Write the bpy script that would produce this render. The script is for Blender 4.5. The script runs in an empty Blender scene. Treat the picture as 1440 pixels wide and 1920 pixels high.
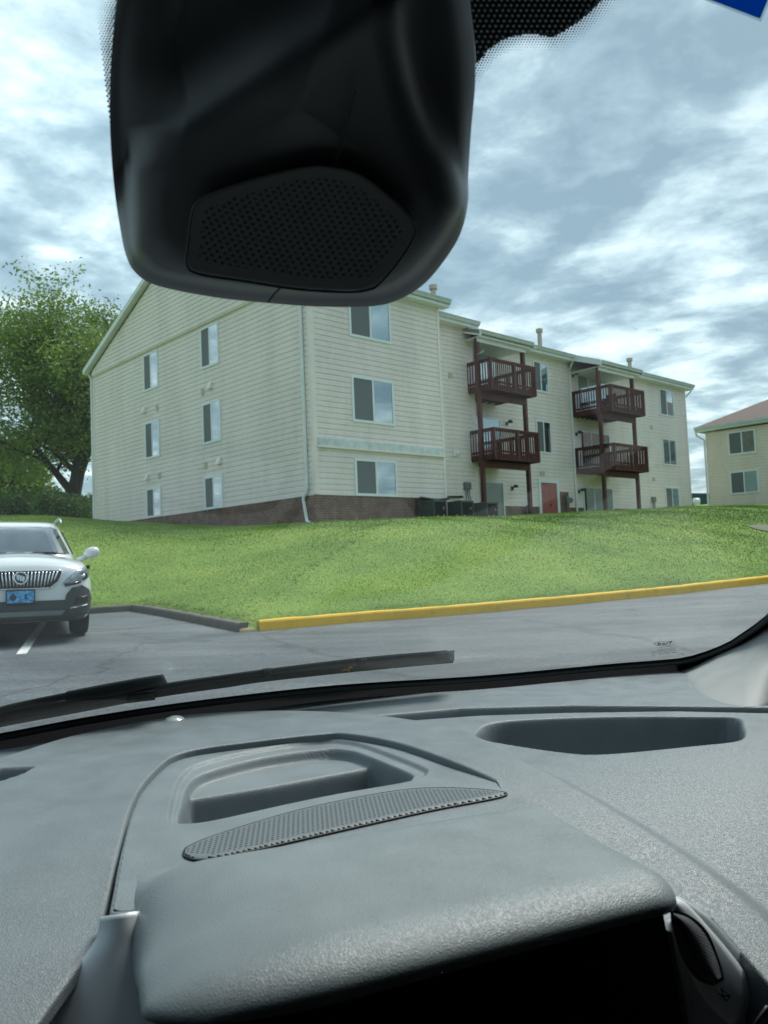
import bpy, bmesh, math, random
import numpy as np
from mathutils import Vector, Matrix
from mathutils.bvhtree import BVHTree
random.seed(7); rng = np.random.default_rng(11)
R_ = math.radians
# ------------------------------------------------------------------ camera
F = 1500.0; PIT = R_(3.399); ROL = R_(2.368)
scene = bpy.context.scene
cr, sr, cp, sp = math.cos(ROL), math.sin(ROL), math.cos(PIT), math.sin(PIT)
ax_r = np.array([cr, sr*sp, -sr*cp]); ax_u = np.array([sr, -cr*sp, cr*cp]); ax_f = np.array([0, cp, sp])
cam_d = bpy.data.cameras.new('camera'); cam = bpy.data.objects.new('camera', cam_d)
scene.collection.objects.link(cam)
m = Matrix.Identity(4)
for i in range(3):
    m[i][0] = ax_r[i]; m[i][1] = ax_u[i]; m[i][2] = -ax_f[i]
cam.matrix_world = m
cam_d.sensor_fit = 'VERTICAL'; cam_d.sensor_height = 36; cam_d.lens = F/1920*36
cam_d.clip_start = 0.02; cam_d.clip_end = 3000
cam_d.dof.use_dof = True; cam_d.dof.focus_distance = 0.95; cam_d.dof.aperture_fstop = 20
scene.camera = cam
# ------------------------------------------------------------------ light
SUN_AZ, SUN_EL = R_(40), R_(58)          # azimuth clockwise from +Y, elevation
world = bpy.data.worlds.new('World'); scene.world = world; world.use_nodes = True
nt = world.node_tree; nt.nodes.clear()
def N(t, kind, **kw):
    n = t.nodes.new(kind)
    for k, v in kw.items():
        if k.startswith('i_'): n.inputs[k[2:].replace('_', ' ')].default_value = v
        elif isinstance(k, str) and hasattr(n, k): setattr(n, k, v)
    return n
def L(t, a, b): t.links.new(a, b)
def math_n(t, op, a, b=None, c=None):
    n = t.nodes.new('ShaderNodeMath'); n.operation = op
    for i, x in enumerate((a, b, c)):
        if x is None: continue
        if isinstance(x, (int, float)): n.inputs[i].default_value = x
        else: t.links.new(x, n.inputs[i])
    return n.outputs[0]
def ramp(t, fac, stops, interp='LINEAR'):
    n = t.nodes.new('ShaderNodeValToRGB'); n.color_ramp.interpolation = interp
    e = n.color_ramp.elements
    while len(e) < len(stops): e.new(0.5)
    for el, (p, c) in zip(e, stops):
        el.position = p; el.color = (*c, 1) if len(c) == 3 else c
    t.links.new(fac, n.inputs[0]); return n.outputs[0]
def mixc(t, fac, a, b, blend='MIX'):
    n = t.nodes.new('ShaderNodeMix'); n.data_type = 'RGBA'; n.blend_type = blend
    for s, x in ((n.inputs[0], fac), (n.inputs[6], a), (n.inputs[7], b)):
        if isinstance(x, (int, float)): s.default_value = x
        elif isinstance(x, tuple): s.default_value = (*x, 1)
        else: t.links.new(x, s)
    return n.outputs[2]
sky = N(nt, 'ShaderNodeTexSky', sky_type='NISHITA', sun_disc=False)
sky.sun_elevation = SUN_EL; sky.sun_rotation = SUN_AZ; sky.air_density = 1.2
bg1 = N(nt, 'ShaderNodeBackground'); bg1.inputs[1].default_value = 0.10; L(nt, sky.outputs[0], bg1.inputs[0])
tc = N(nt, 'ShaderNodeTexCoord'); sep = N(nt, 'ShaderNodeSeparateXYZ'); L(nt, tc.outputs['Generated'], sep.inputs[0])
zc = math_n(nt, 'ADD', math_n(nt, 'MAXIMUM', sep.outputs[2], 0.0), 0.10)
cmb = N(nt, 'ShaderNodeCombineXYZ')
L(nt, math_n(nt, 'DIVIDE', sep.outputs[0], zc), cmb.inputs[0]); L(nt, math_n(nt, 'DIVIDE', sep.outputs[1], zc), cmb.inputs[1])
def cloud_noise(scale, det, rough, off, dist=0.0):
    mp = N(nt, 'ShaderNodeMapping'); mp.inputs[1].default_value = off; L(nt, cmb.outputs[0], mp.inputs[0])
    mp.inputs[3].default_value = (1, 1, 1); mp.inputs[2].default_value = (0, 0, R_(20))
    n = N(nt, 'ShaderNodeTexNoise'); n.inputs['Scale'].default_value = scale; n.inputs['Detail'].default_value = det
    n.inputs['Roughness'].default_value = rough; n.inputs['Distortion'].default_value = dist
    L(nt, mp.outputs[0], n.inputs[0]); return n.outputs[0]
n1 = cloud_noise(3.0, 10, 0.55, (3.1, 1.7, 0), 0.25)
n2 = cloud_noise(0.9, 4, 0.5, (8.3, 4.2, 0), 0.3)
n3 = cloud_noise(9.0, 8, 0.58, (1.3, 9.2, 0), 0.4)
dens = math_n(nt, 'ADD', math_n(nt, 'MULTIPLY', n1, 0.55), math_n(nt, 'ADD', math_n(nt, 'MULTIPLY', n2, 0.30), math_n(nt, 'MULTIPLY', n3, 0.15)))
ccol = ramp(nt, dens, [(0.43, (0.15, 0.22, 0.26)), (0.485, (0.215, 0.295, 0.335)), (0.53, (0.325, 0.415, 0.45)), (0.57, (0.45, 0.535, 0.555)), (0.615, (0.55, 0.625, 0.64)), (0.67, (0.64, 0.70, 0.70))])
# brighter clouds at upper left, set apart from the sun lamp's direction
sd = (math.sin(R_(-22))*math.cos(R_(34)), math.cos(R_(-22))*math.cos(R_(34)), math.sin(R_(34)))
dp = N(nt, 'ShaderNodeVectorMath', operation='DOT_PRODUCT'); L(nt, tc.outputs['Generated'], dp.inputs[0]); dp.inputs[1].default_value = sd
glow = math_n(nt, 'MULTIPLY', math_n(nt, 'POWER', math_n(nt, 'MAXIMUM', dp.outputs['Value'], 0.0), 16.0), 0.3)
strn = math_n(nt, 'ADD', 1.02, glow)
bg2 = N(nt, 'ShaderNodeBackground'); L(nt, ccol, bg2.inputs[0]); L(nt, strn, bg2.inputs[1])
mx = N(nt, 'ShaderNodeMixShader'); mx.inputs[0].default_value = 0.88
L(nt, bg1.outputs[0], mx.inputs[1]); L(nt, bg2.outputs[0], mx.inputs[2])
wo = N(nt, 'ShaderNodeOutputWorld'); L(nt, mx.outputs[0], wo.inputs[0])
sl = bpy.data.lights.new('sun', 'SUN'); sl.energy = 2.2; sl.angle = R_(26); sl.color = (1.0, 0.96, 0.9)
so = bpy.data.objects.new('sun', sl); scene.collection.objects.link(so)
sdir = Vector((math.sin(SUN_AZ)*math.cos(SUN_EL), math.cos(SUN_AZ)*math.cos(SUN_EL), math.sin(SUN_EL)))
so.rotation_euler = sdir.to_track_quat('Z', 'Y').to_euler()
vs = scene.view_settings; vs.view_transform = 'Standard'; vs.look = 'None'; vs.gamma = 1; vs.use_curve_mapping = False
vs.exposure = 1.0
scene.cycles.max_bounces = 8; scene.cycles.transparent_max_bounces = 24
# ------------------------------------------------------------------ projection helpers
YB = R_(42.97); UU = np.array([math.cos(YB), math.sin(YB)]); VV = np.array([-math.sin(YB), math.cos(YB)]); CC = np.array([-2.105, 25.0])
def ray(px, py):
    return ax_f + ax_r*((px-720)/F) + ax_u*((960-py)/F)
def W3(u, v, z):
    q = CC+u*UU+v*VV; return (float(q[0]), float(q[1]), float(z))
def onv(px, py, v):
    r = ray(px, py); t = (v+CC@VV)/(r[:2]@VV); p = r*t; return float((p[:2]-CC)@UU), float(p[2])
def onu(px, py, u):
    r = ray(px, py); t = (u+CC@UU)/(r[:2]@UU); p = r*t; return float((p[:2]-CC)@VV), float(p[2])
# ------------------------------------------------------------------ mesh helpers
class MB:
    def __init__(s): s.v = []; s.f = []; s.uv = []
    def quad(s, pts, uvs=None):
        i = len(s.v); s.v += [tuple(p) for p in pts]; s.f.append(tuple(range(i, i+len(pts))))
        s.uv += list(uvs) if uvs is not None else [(p[0], p[2]) for p in pts]
    def hexa(s, c):
        """c: 8 corners, bottom ring 0-3 then top ring 4-7"""
        for a in ((0, 3, 2, 1), (4, 5, 6, 7), (0, 1, 5, 4), (1, 2, 6, 5), (2, 3, 7, 6), (3, 0, 4, 7)):
            s.quad([c[k] for k in a])
    def ubox(s, u0, u1, v0, v1, z0, z1):
        s.hexa([W3(u0, v0, z0), W3(u1, v0, z0), W3(u1, v1, z0), W3(u0, v1, z0), W3(u0, v0, z1), W3(u1, v0, z1), W3(u1, v1, z1), W3(u0, v1, z1)])
    def obox(s, o, X, Y, Z):
        o, X, Y, Z = map(np.asarray, (o, X, Y, Z))
        s.hexa([o-X-Y-Z, o+X-Y-Z, o+X+Y-Z, o-X+Y-Z, o-X-Y+Z, o+X-Y+Z, o+X+Y+Z, o-X+Y+Z])
    def tube(s, pts, r, n=8, cap=True):
        pts = [np.asarray(p, float) for p in pts]; rs = r if isinstance(r, (list, tuple)) else [r]*len(pts)
        rings = []; prev = None
        for i, p in enumerate(pts):
            d = pts[min(i+1, len(pts)-1)]-pts[max(i-1, 0)]; d /= np.linalg.norm(d)+1e-12
            if prev is None:
                a = np.cross(d, [0, 0, 1.0]) if abs(d[2]) < .9 else np.cross(d, [1.0, 0, 0])
            else: a = prev-d*(prev@d)
            a /= np.linalg.norm(a)+1e-12; prev = a; b = np.cross(d, a)
            rings.append([p+rs[i]*(math.cos(2*math.pi*k/n)*a+math.sin(2*math.pi*k/n)*b) for k in range(n)])
        base = len(s.v)
        for rg in rings:
            for p in rg: s.v.append(tuple(p)); 
        for i in range(len(rings)-1):
            for k in range(n):
                k2 = (k+1) % n; s.f.append((base+i*n+k, base+i*n+k2, base+(i+1)*n+k2, base+(i+1)*n+k)); s.uv += [(k/n, i), ((k+1)/n, i), ((k+1)/n, i+1), (k/n, i+1)]
        if cap:
            s.f.append(tuple(base+k for k in range(n))[::-1]); s.uv += [(0, 0)]*n
            s.f.append(tuple(base+(len(rings)-1)*n+k for k in range(n))); s.uv += [(0, 0)]*n
    def grid(s, P, close=False):
        """P: array (n,m,3)"""
        P = np.asarray(P); n, m_, _ = P.shape; base = len(s.v); s.v += [tuple(p) for p in P.reshape(-1, 3)]
        for i in range(n-1):
            for j in range(m_ if close else m_-1):
                j2 = (j+1) % m_
                s.f.append((base+i*m_+j, base+i*m_+j2, base+(i+1)*m_+j2, base+(i+1)*m_+j)); s.uv += [(j/m_, i/n), ((j+1)/m_, i/n), ((j+1)/m_, (i+1)/n), (j/m_, (i+1)/n)]
    def build(s, name, mat, parent=None, smooth=False, bevel=0, weld=False, sub=0):
        me = bpy.data.meshes.new(name); me.from_pydata(s.v, [], s.f)
        if len(s.uv) == sum(len(f) for f in s.f):
            ul = me.uv_layers.new(name='UVMap'); ul.data.foreach_set('uv', np.array(s.uv, dtype=np.float32).ravel())
        me.materials.append(mat); o = bpy.data.objects.new(name, me); scene.collection.objects.link(o)
        if weld or bevel:
            bm = bmesh.new(); bm.from_mesh(me); bmesh.ops.remove_doubles(bm, verts=bm.verts, dist=1e-5)
            bmesh.ops.recalc_face_normals(bm, faces=bm.faces); bm.to_mesh(me); bm.free()
        if bevel:
            b = o.modifiers.new('bevel', 'BEVEL'); b.width = bevel; b.segments = 2; b.limit_method = 'ANGLE'
        if sub:
            b = o.modifiers.new('sub', 'SUBSURF'); b.levels = sub; b.render_levels = sub
        if smooth:
            me.polygons.foreach_set('use_smooth', [True]*len(me.polygons))
        if parent: o.parent = parent
        me.update(); return o
def raw_mesh(name, V, Fq, mat, parent=None, smooth=True):
    """fast numpy mesh, all faces with the same corner count"""
    V = np.asarray(V, np.float32); Fq = np.asarray(Fq, np.int32); k = Fq.shape[1]
    me = bpy.data.meshes.new(name); me.vertices.add(len(V)); me.vertices.foreach_set('co', V.ravel())
    me.loops.add(Fq.size); me.loops.foreach_set('vertex_index', Fq.ravel())
    me.polygons.add(len(Fq)); me.polygons.foreach_set('loop_start', np.arange(0, Fq.size, k, dtype=np.int32))
    me.polygons.foreach_set('use_smooth', [smooth]*len(Fq)); me.update(calc_edges=True); me.validate()
    me.materials.append(mat); o = bpy.data.objects.new(name, me); scene.collection.objects.link(o)
    if parent: o.parent = parent
    return o
def tag(o, label=None, cat=None, group=None, kind=None):
    if label: o['label'] = label
    if cat: o['category'] = cat
    if group: o['group'] = group
    if kind: o['kind'] = kind
    return o
def empty(name, loc, label, cat, group=None):
    o = bpy.data.objects.new(name, None); scene.collection.objects.link(o); o.location = loc
    o.empty_display_size = .2; return tag(o, label, cat, group)
def adopt(root):
    """children were built in world coordinates: keep them there"""
    bpy.context.view_layer.update()
    for c in root.children: c.matrix_parent_inverse = root.matrix_world.inverted()
# ------------------------------------------------------------------ materials
def newmat(name):
    mt = bpy.data.materials.new(name); mt.use_nodes = True; t = mt.node_tree
    return mt, t, t.nodes['Principled BSDF']
def pmat(name, col, rough=.5, metal=0, spec=.5, noise=0, nscale=8, bump=0, bscale=80, bdist=.002, coat=0):
    mt, t, b = newmat(name)
    b.inputs['Base Color'].default_value = (*col, 1); b.inputs['Roughness'].default_value = rough
    b.inputs['Metallic'].default_value = metal; b.inputs['Specular IOR Level'].default_value = spec
    b.inputs['Coat Weight'].default_value = coat; b.inputs['Coat Roughness'].default_value = .05
    tc = N(t, 'ShaderNodeTexCoord')
    if noise:
        n = N(t, 'ShaderNodeTexNoise'); n.inputs['Scale'].default_value = nscale; n.inputs['Detail'].default_value = 6; n.inputs['Roughness'].default_value = .6
        L(t, tc.outputs['Object'], n.inputs[0])
        k = ramp(t, n.outputs[0], [(.3, tuple(max(0, c*(1-noise)) for c in col)), (.7, tuple(c*(1+noise) for c in col))])
        L(t, k, b.inputs['Base Color'])
    if bump:
        n = N(t, 'ShaderNodeTexNoise'); n.inputs['Scale'].default_value = bscale; n.inputs['Detail'].default_value = 4
        L(t, tc.outputs['Object'], n.inputs[0]); bp = N(t, 'ShaderNodeBump'); bp.inputs['Strength'].default_value = bump; bp.inputs['Distance'].default_value = bdist
        L(t, n.outputs[0], bp.inputs['Height']); L(t, bp.outputs[0], b.inputs['Normal'])
    return mt
# vinyl siding: weathering in vertical streaks and patches
def siding_mat(name, col):
    mt, t, b = newmat(name); tc = N(t, 'ShaderNodeTexCoord'); mp = N(t, 'ShaderNodeMapping'); mp.inputs[3].default_value = (.9, .9, .22)
    L(t, tc.outputs['Object'], mp.inputs[0]); n = N(t, 'ShaderNodeTexNoise'); n.inputs['Scale'].default_value = 1.1; n.inputs['Detail'].default_value = 7; n.inputs['Roughness'].default_value = .65
    L(t, mp.outputs[0], n.inputs[0])
    a = ramp(t, n.outputs[0], [(.32, tuple(c*.84 for c in col)), (.55, col), (.75, tuple(min(1, c*1.06) for c in col))])
    n2 = N(t, 'ShaderNodeTexNoise'); n2.inputs['Scale'].default_value = 9; n2.inputs['Detail'].default_value = 5; L(t, tc.outputs['Object'], n2.inputs[0])
    L(t, mixc(t, .35, a, ramp(t, n2.outputs[0], [(.3, tuple(c*.8 for c in col)), (.65, col)])), b.inputs['Base Color'])
    b.inputs['Roughness'].default_value = .45; b.inputs['Specular IOR Level'].default_value = .35
    return mt
M_SIDE = siding_mat('vinyl_siding', (.81, .735, .70))
M_SIDE2 = siding_mat('vinyl_siding_tan', (.76, .70, .61))
M_TRIM = pmat('trim_white', (.70, .73, .74), .4, noise=.08, nscale=3)
M_CBOARD = pmat('corner_board', (.79, .72, .68), .45, noise=.06, nscale=2)
M_FRAME = pmat('window_frame', (.72, .78, .80), .35)
M_RED = pmat('red_stain', (.085, .022, .020), .6, noise=.3, nscale=6)
M_DOOR = pmat('red_door', (.33, .085, .07), .55, noise=.15, nscale=3)
M_DARKM = pmat('dark_metal', (.02, .03, .032), .5)
M_GREYM = pmat('grey_metal', (.14, .17, .17), .5, noise=.1)
M_ROOF = pmat('shingles', (.15, .105, .09), .9, noise=.35, nscale=14, bump=.5, bscale=20, bdist=.01)
M_BEIGE = pmat('beige_plastic', (.48, .46, .36), .5)
M_WHITEP = pmat('white_plastic', (.8, .8, .76), .4)
M_SOFFIT = pmat('soffit', (.42, .42, .37), .6)
def brick_mat():
    mt, t, b = newmat('brick'); uv = N(t, 'ShaderNodeUVMap'); br = N(t, 'ShaderNodeTexBrick')
    br.inputs['Scale'].default_value = 1; br.inputs['Brick Width'].default_value = .21; br.inputs['Row Height'].default_value = .078; br.inputs['Mortar Size'].default_value = .009
    br.inputs['Color1'].default_value = (.20, .10, .075, 1); br.inputs['Color2'].default_value = (.12, .065, .052, 1); br.inputs['Mortar'].default_value = (.23, .2, .17, 1); br.inputs['Bias'].default_value = -.1
    L(t, uv.outputs[0], br.inputs[0]); n = N(t, 'ShaderNodeTexNoise'); n.inputs['Scale'].default_value = 3; n.inputs['Detail'].default_value = 5
    tc = N(t, 'ShaderNodeTexCoord'); L(t, tc.outputs['Object'], n.inputs[0])
    L(t, mixc(t, .6, br.outputs[0], ramp(t, n.outputs[0], [(.3, (.5, .5, .5)), (.7, (1.5, 1.45, 1.4))]), 'MULTIPLY'), b.inputs['Base Color'])
    b.inputs['Roughness'].default_value = .85
    bp = N(t, 'ShaderNodeBump'); bp.inputs['Distance'].default_value = .01; bp.invert = True; L(t, br.outputs[1], bp.inputs['Height']); L(t, bp.outputs[0], b.inputs['Normal'])
    return mt
M_BRICK = brick_mat()
def glass_mat(name, tint, rough=.0, base=.08, ior=1.5, fk=1.0):
    mt = bpy.data.materials.new(name); mt.use_nodes = True; t = mt.node_tree; t.nodes.clear()
    tr = N(t, 'ShaderNodeBsdfTransparent'); tr.inputs[0].default_value = (*tint, 1)
    gl = N(t, 'ShaderNodeBsdfGlossy'); gl.inputs['Roughness'].default_value = rough; gl.inputs[0].default_value = (1, 1, 1, 1)
    fr = N(t, 'ShaderNodeFresnel'); fr.inputs[0].default_value = ior
    mxs = N(t, 'ShaderNodeMixShader'); L(t, math_n(t, 'ADD', math_n(t, 'MULTIPLY', fr.outputs[0], fk), base), mxs.inputs[0])
    L(t, tr.outputs[0], mxs.inputs[1]); L(t, gl.outputs[0], mxs.inputs[2])
    o = N(t, 'ShaderNodeOutputMaterial'); L(t, mxs.outputs[0], o.inputs[0]); return mt
M_PANE = glass_mat('window_glass', (.86, .92, .94), base=.07, fk=.55)
M_SCREEN = pmat('insect_screen', (.115, .135, .145), .6)
M_BLIND = pmat('blinds', (.27, .36, .41), .6, noise=.12, nscale=1.5)
M_BLINDW = pmat('pale_blinds', (.50, .60, .59), .6, noise=.08, nscale=1.5)
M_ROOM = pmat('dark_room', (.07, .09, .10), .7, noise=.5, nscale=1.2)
M_CURT = pmat('tan_curtain', (.2, .19, .13), .8, noise=.4, nscale=2)
# ------------------------------------------------------------------ ground
def sstep(x): x = np.clip(x, 0, 1); return x*x*(3-2*x)
def zlot(x, y):
    x = np.asarray(x, float); y = np.asarray(y, float); return -1.30+.033*np.clip(y, -12, 22)-.02*np.clip(x, -20, 0)
def lotpt(px, py, dz=0.0):
    r = ray(px, py); t = 12.0
    for _ in range(60):
        p = r*t; t = t*.5+.5*(float(zlot(p[0], p[1]))+dz)/r[2]
    return r*t
KERB_PX = [(60, 1157), (170, 1151), (245, 1146), (300, 1155), (360, 1167), (447, 1185), (487, 1183), (700, 1164.5), (860, 1152.8), (1060, 1135), (1255, 1115.7), (1440, 1094)]
KP = [lotpt(*p)[:2] for p in KERB_PX]
d0 = (KP[0]-KP[1])/np.linalg.norm(KP[0]-KP[1]); d1 = (KP[-1]-KP[-2])/np.linalg.norm(KP[-1]-KP[-2])
KP = [KP[0]+d0*60]+KP+[KP[-1]+d1*60]
KP = np.array(KP)
def sdist(X, Y, PL):
    """signed distance to open polyline, + on the left of its direction"""
    X = np.asarray(X, float); Y = np.asarray(Y, float); best = np.full(X.shape, 1e18); sg = np.ones(X.shape)
    for a, b in zip(PL[:-1], PL[1:]):
        d = b-a; l2 = d@d+1e-18; tt = np.clip(((X-a[0])*d[0]+(Y-a[1])*d[1])/l2, 0, 1)
        dx = X-(a[0]+tt*d[0]); dy = Y-(a[1]+tt*d[1]); q = dx*dx+dy*dy
        s_ = np.sign(d[0]*(Y-a[1])-d[1]*(X-a[0])); s_[s_ == 0] = 1 if s_.shape else 1
        mk = q < best-1e-12; best = np.where(mk, q, best); sg = np.where(mk, s_, sg)
    return np.sqrt(best)*sg
def plateau(x, y):
    u = (x-CC[0])*UU[0]+(y-CC[1])*UU[1]; v = (x-CC[0])*VV[0]+(y-CC[1])*VV[1]
    left = 1.2+.95*sstep(v/11.5)+.1*sstep((v-13)/20)
    right = 1.20+.36*sstep((u-2)/14.0)+.7*sstep((u-22)/9)+1.4*sstep((u-33)/22)
    w = sstep((u+6)/10.0); return left*(1-w)+right*w
def zlawn(X, Y):
    d = sdist(X, Y, KP); zk = zlot(X, Y)+.13
    t = np.clip(d/11.0, 0, 1); e = np.sin(t*math.pi/2)**1.05
    z = zk+(plateau(X, Y)-zk)*e
    z += .03*np.sin(X*1.7+1.3*np.sin(Y*.9))*np.sin(Y*1.3+.7)*np.clip(d, 0, 1)
    return z, d
def lawn_at(u, v):
    q = CC+u*UU+v*VV; return float(zlawn(np.array([q[0]]), np.array([q[1]]))[0][0])
def grass_mat():
    mt, t, b = newmat('lawn_grass'); tc = N(t, 'ShaderNodeTexCoord')
    def nz(sc, det=5):
        n = N(t, 'ShaderNodeTexNoise'); n.inputs['Scale'].default_value = sc; n.inputs['Detail'].default_value = det; n.inputs['Roughness'].default_value = .65; L(t, tc.outputs['Object'], n.inputs[0]); return n.outputs[0]
    a = ramp(t, nz(.35), [(.3, (.115, .20, .045)), (.52, (.18, .285, .06)), (.72, (.26, .34, .085))])
    c = ramp(t, nz(14, 3), [(.3, (.7, .73, .68)), (.7, (1.25, 1.22, 1.12))])
    e = mixc(t, .8, a, c, 'MULTIPLY')
    f = mixc(t, ramp(t, nz(1.6), [(.60, (0, 0, 0)), (.72, (.5, .5, .5))]), e, (.22, .22, .09))
    L(t, f, b.inputs['Base Color']); b.inputs['Roughness'].default_value = .8; b.inputs['Specular IOR Level'].default_value = .2
    bp = N(t, 'ShaderNodeBump'); bp.inputs['Distance'].default_value = .05; bp.inputs['Strength'].default_value = .8; L(t, nz(25, 4), bp.inputs['Height']); L(t, bp.outputs[0], b.inputs['Normal'])
    return mt
M_GRASS = grass_mat()
xs = np.concatenate([np.linspace(-300, -32, 30), np.linspace(-30, 32, 300), np.linspace(34, 300, 30)])
ys = np.concatenate([np.linspace(8, 44, 190), np.linspace(45, 75, 50), np.linspace(80, 400, 40)])
GX, GY = np.meshgrid(xs, ys); GZ, GD = zlawn(GX, GY)
GZ = np.where(GD < .06, zlot(GX, GY)-.3, GZ)
nx, ny = len(xs), len(ys); idx = np.arange(nx*ny).reshape(ny, nx)
Fq = np.stack([idx[:-1, :-1], idx[:-1, 1:], idx[1:, 1:], idx[1:, :-1]], -1).reshape(-1, 4)
Dm = GD.ravel()[Fq].max(1) > -.3
tag(raw_mesh('lawn', np.stack([GX, GY, GZ], -1).reshape(-1, 3), Fq[Dm], M_GRASS), kind='structure')
# asphalt
def asphalt_mat():
    mt, t, b = newmat('asphalt'); tc = N(t, 'ShaderNodeTexCoord')
    def nz(sc, det=5, rot=0, scl=(1, 1, 1)):
        mp = N(t, 'ShaderNodeMapping'); mp.inputs[2].default_value = (0, 0, rot); mp.inputs[3].default_value = scl; L(t, tc.outputs['Object'], mp.inputs[0])
        n = N(t, 'ShaderNodeTexNoise'); n.inputs['Scale'].default_value = sc; n.inputs['Detail'].default_value = det; n.inputs['Roughness'].default_value = .65; L(t, mp.outputs[0], n.inputs[0]); return n.outputs[0]
    a = ramp(t, nz(1.0, 6, R_(-35), (.25, 1.3, 1)), [(.3, (.066, .078, .090)), (.5, (.094, .108, .120)), (.7, (.14, .156, .168))])
    c = ramp(t, nz(55, 3), [(.3, (.6, .6, .6)), (.7, (1.4, 1.4, 1.4))])
    e = mixc(t, .85, a, c, 'MULTIPLY')
    st = ramp(t, nz(.35, 4), [(.35, (.72, .74, .76)), (.6, (1.1, 1.1, 1.08))])
    vo = N(t, 'ShaderNodeTexVoronoi', feature='DISTANCE_TO_EDGE'); vo.inputs['Scale'].default_value = .22
    mpv = N(t, 'ShaderNodeVectorMath', operation='MULTIPLY_ADD'); nn = N(t, 'ShaderNodeTexNoise'); nn.inputs['Scale'].default_value = 1.2; nn.inputs['Detail'].default_value = 6; L(t, tc.outputs['Object'], nn.inputs[0]); L(t, nn.outputs[1], mpv.inputs[0]); mpv.inputs[1].default_value = (1.2, 1.2, 0); L(t, tc.outputs['Object'], mpv.inputs[2]); L(t, mpv.outputs[0], vo.inputs[0])
    ck = ramp(t, vo.outputs[0], [(.0, (.62, .62, .62)), (.006, (.75, .75, .75)), (.010, (1, 1, 1))])
    g2 = ramp(t, nz(22, 4), [(.35, (.72, .72, .73)), (.65, (1.25, 1.25, 1.24))])
    L(t, mixc(t, 1.0, mixc(t, 1.0, mixc(t, .8, e, st, 'MULTIPLY'), ck, 'MULTIPLY'), g2, 'MULTIPLY'), b.inputs['Base Color'])
    L(t, ramp(t, nz(.6, 6, R_(-20), (.35, 1.2, 1)), [(.38, (.42,)*3), (.6, (.7,)*3)]), b.inputs['Roughness']); b.inputs['Specular IOR Level'].default_value = .5
    bp = N(t, 'ShaderNodeBump'); bp.inputs['Distance'].default_value = .006; bp.inputs['Strength'].default_value = .7; L(t, nz(120, 3), bp.inputs['Height']); L(t, bp.outputs[0], b.inputs['Normal'])
    return mt
xs = np.linspace(-90, 90, 181); ys = np.linspace(-60, 90, 60); GX, GY = np.meshgrid(xs, ys)
idx = np.arange(GX.size).reshape(GX.shape); Fq = np.stack([idx[:-1, :-1], idx[:-1, 1:], idx[1:, 1:], idx[1:, :-1]], -1).reshape(-1, 4)
Dm = sdist(GX, GY, KP).ravel()[Fq].min(1) < 2
tag(raw_mesh('parking_lot', np.stack([GX, GY, zlot(GX, GY)], -1).reshape(-1, 3), Fq[Dm], asphalt_mat()), kind='structure')
g = MB(); g.quad([(-2500, -2500, -2.2), (2500, -2500, -2.2), (2500, 2500, -2.2), (-2500, 2500, -2.2)])
tag(g.build('ground', M_GRASS), kind='structure')
def strip_on_lot(A, B, w, dz):
    A = np.asarray(A); B = np.asarray(B); d = B-A; n = np.array([-d[1], d[0]])/np.linalg.norm(d)*w/2; g = MB()
    K = 24
    for i in range(K):
        a = A+d*i/K; b = A+d*(i+1)/K; q = [a-n, b-n, b+n, a+n]
        g.quad([(p[0], p[1], float(zlot(p[0], p[1]))+dz) for p in q])
    return g
a = lotpt(40, 1227)[:2]; b = lotpt(78, 1172)[:2]
M_LINE = pmat('white_line_paint', (.62, .65, .62), .7, noise=.25, nscale=12)
tag(strip_on_lot(a, b+(b-a)*.9, .11, .005).build('parking_line', M_LINE), kind='structure')
# kerbs
def kerb(name, P, mat, h0=.13, w=.15, jag=0):
    P = [np.asarray(p) for p in P]; prof = [(0, -.1), (0.0, h0-.03), (.012, h0-.008), (.03, h0), (w, h0), (w, -.1)]
    rings = []; Q = []
    for a, b in zip(P[:-1], P[1:]):
        n = max(1, int(np.linalg.norm(b-a)/.4))
        for k in range(n): Q.append(a+(b-a)*k/n)
    Q.append(P[-1])
    for i, p in enumerate(Q):
        d = Q[min(i+1, len(Q)-1)]-Q[max(i-1, 0)]; d = d/np.linalg.norm(d); n = np.array([-d[1], d[0]])
        j = jag*(rng.random()-.5)
        rings.append([(p[0]+n[0]*(o+j*.4), p[1]+n[1]*(o+j*.4), float(zlot(p[0], p[1]))+(z+j if z > 0 else z)) for o, z in prof])
    g = MB(); g.grid(np.array(rings)); 
    for r in (rings[0], rings[-1]): g.quad(r)
    return tag(g.build(name, mat), kind='structure')
def kerb_mat(name, col, col2, thr):
    mt, t, b = newmat(name); tc = N(t, 'ShaderNodeTexCoord'); n = N(t, 'ShaderNodeTexNoise'); n.inputs['Scale'].default_value = 5; n.inputs['Detail'].default_value = 8; n.inputs['Roughness'].default_value = .7
    L(t, tc.outputs['Object'], n.inputs[0])
    L(t, ramp(t, n.outputs[0], [(.25, col2), (thr, tuple(c*.85 for c in col)), (.7, col)]), b.inputs['Base Color']); b.inputs['Roughness'].default_value = .7
    bp = N(t, 'ShaderNodeBump'); bp.inputs['Distance'].default_value = .01; L(t, n.outputs[0], bp.inputs['Height']); L(t, bp.outputs[0], b.inputs['Normal']); return mt
MK = kerb_mat('yellow_kerb_paint', (.80, .47, .025), (.22, .17, .09), .40); MC = kerb_mat('concrete_kerb', (.12, .11, .095), (.04, .036, .03), .45)
MKC = kerb_mat('worn_kerb', (.55, .42, .2), (.35, .33, .26), .5)
kerb('concrete_kerb', KP[:7], MC, .12, jag=.008)
kerb('kerb_ramp', [KP[6]+(KP[7]-KP[6])*.06, KP[6]+(KP[7]-KP[6])*.8], MKC, .045, .3, jag=.02)
brk = []
pl = KP[7:]; seg = []
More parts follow.
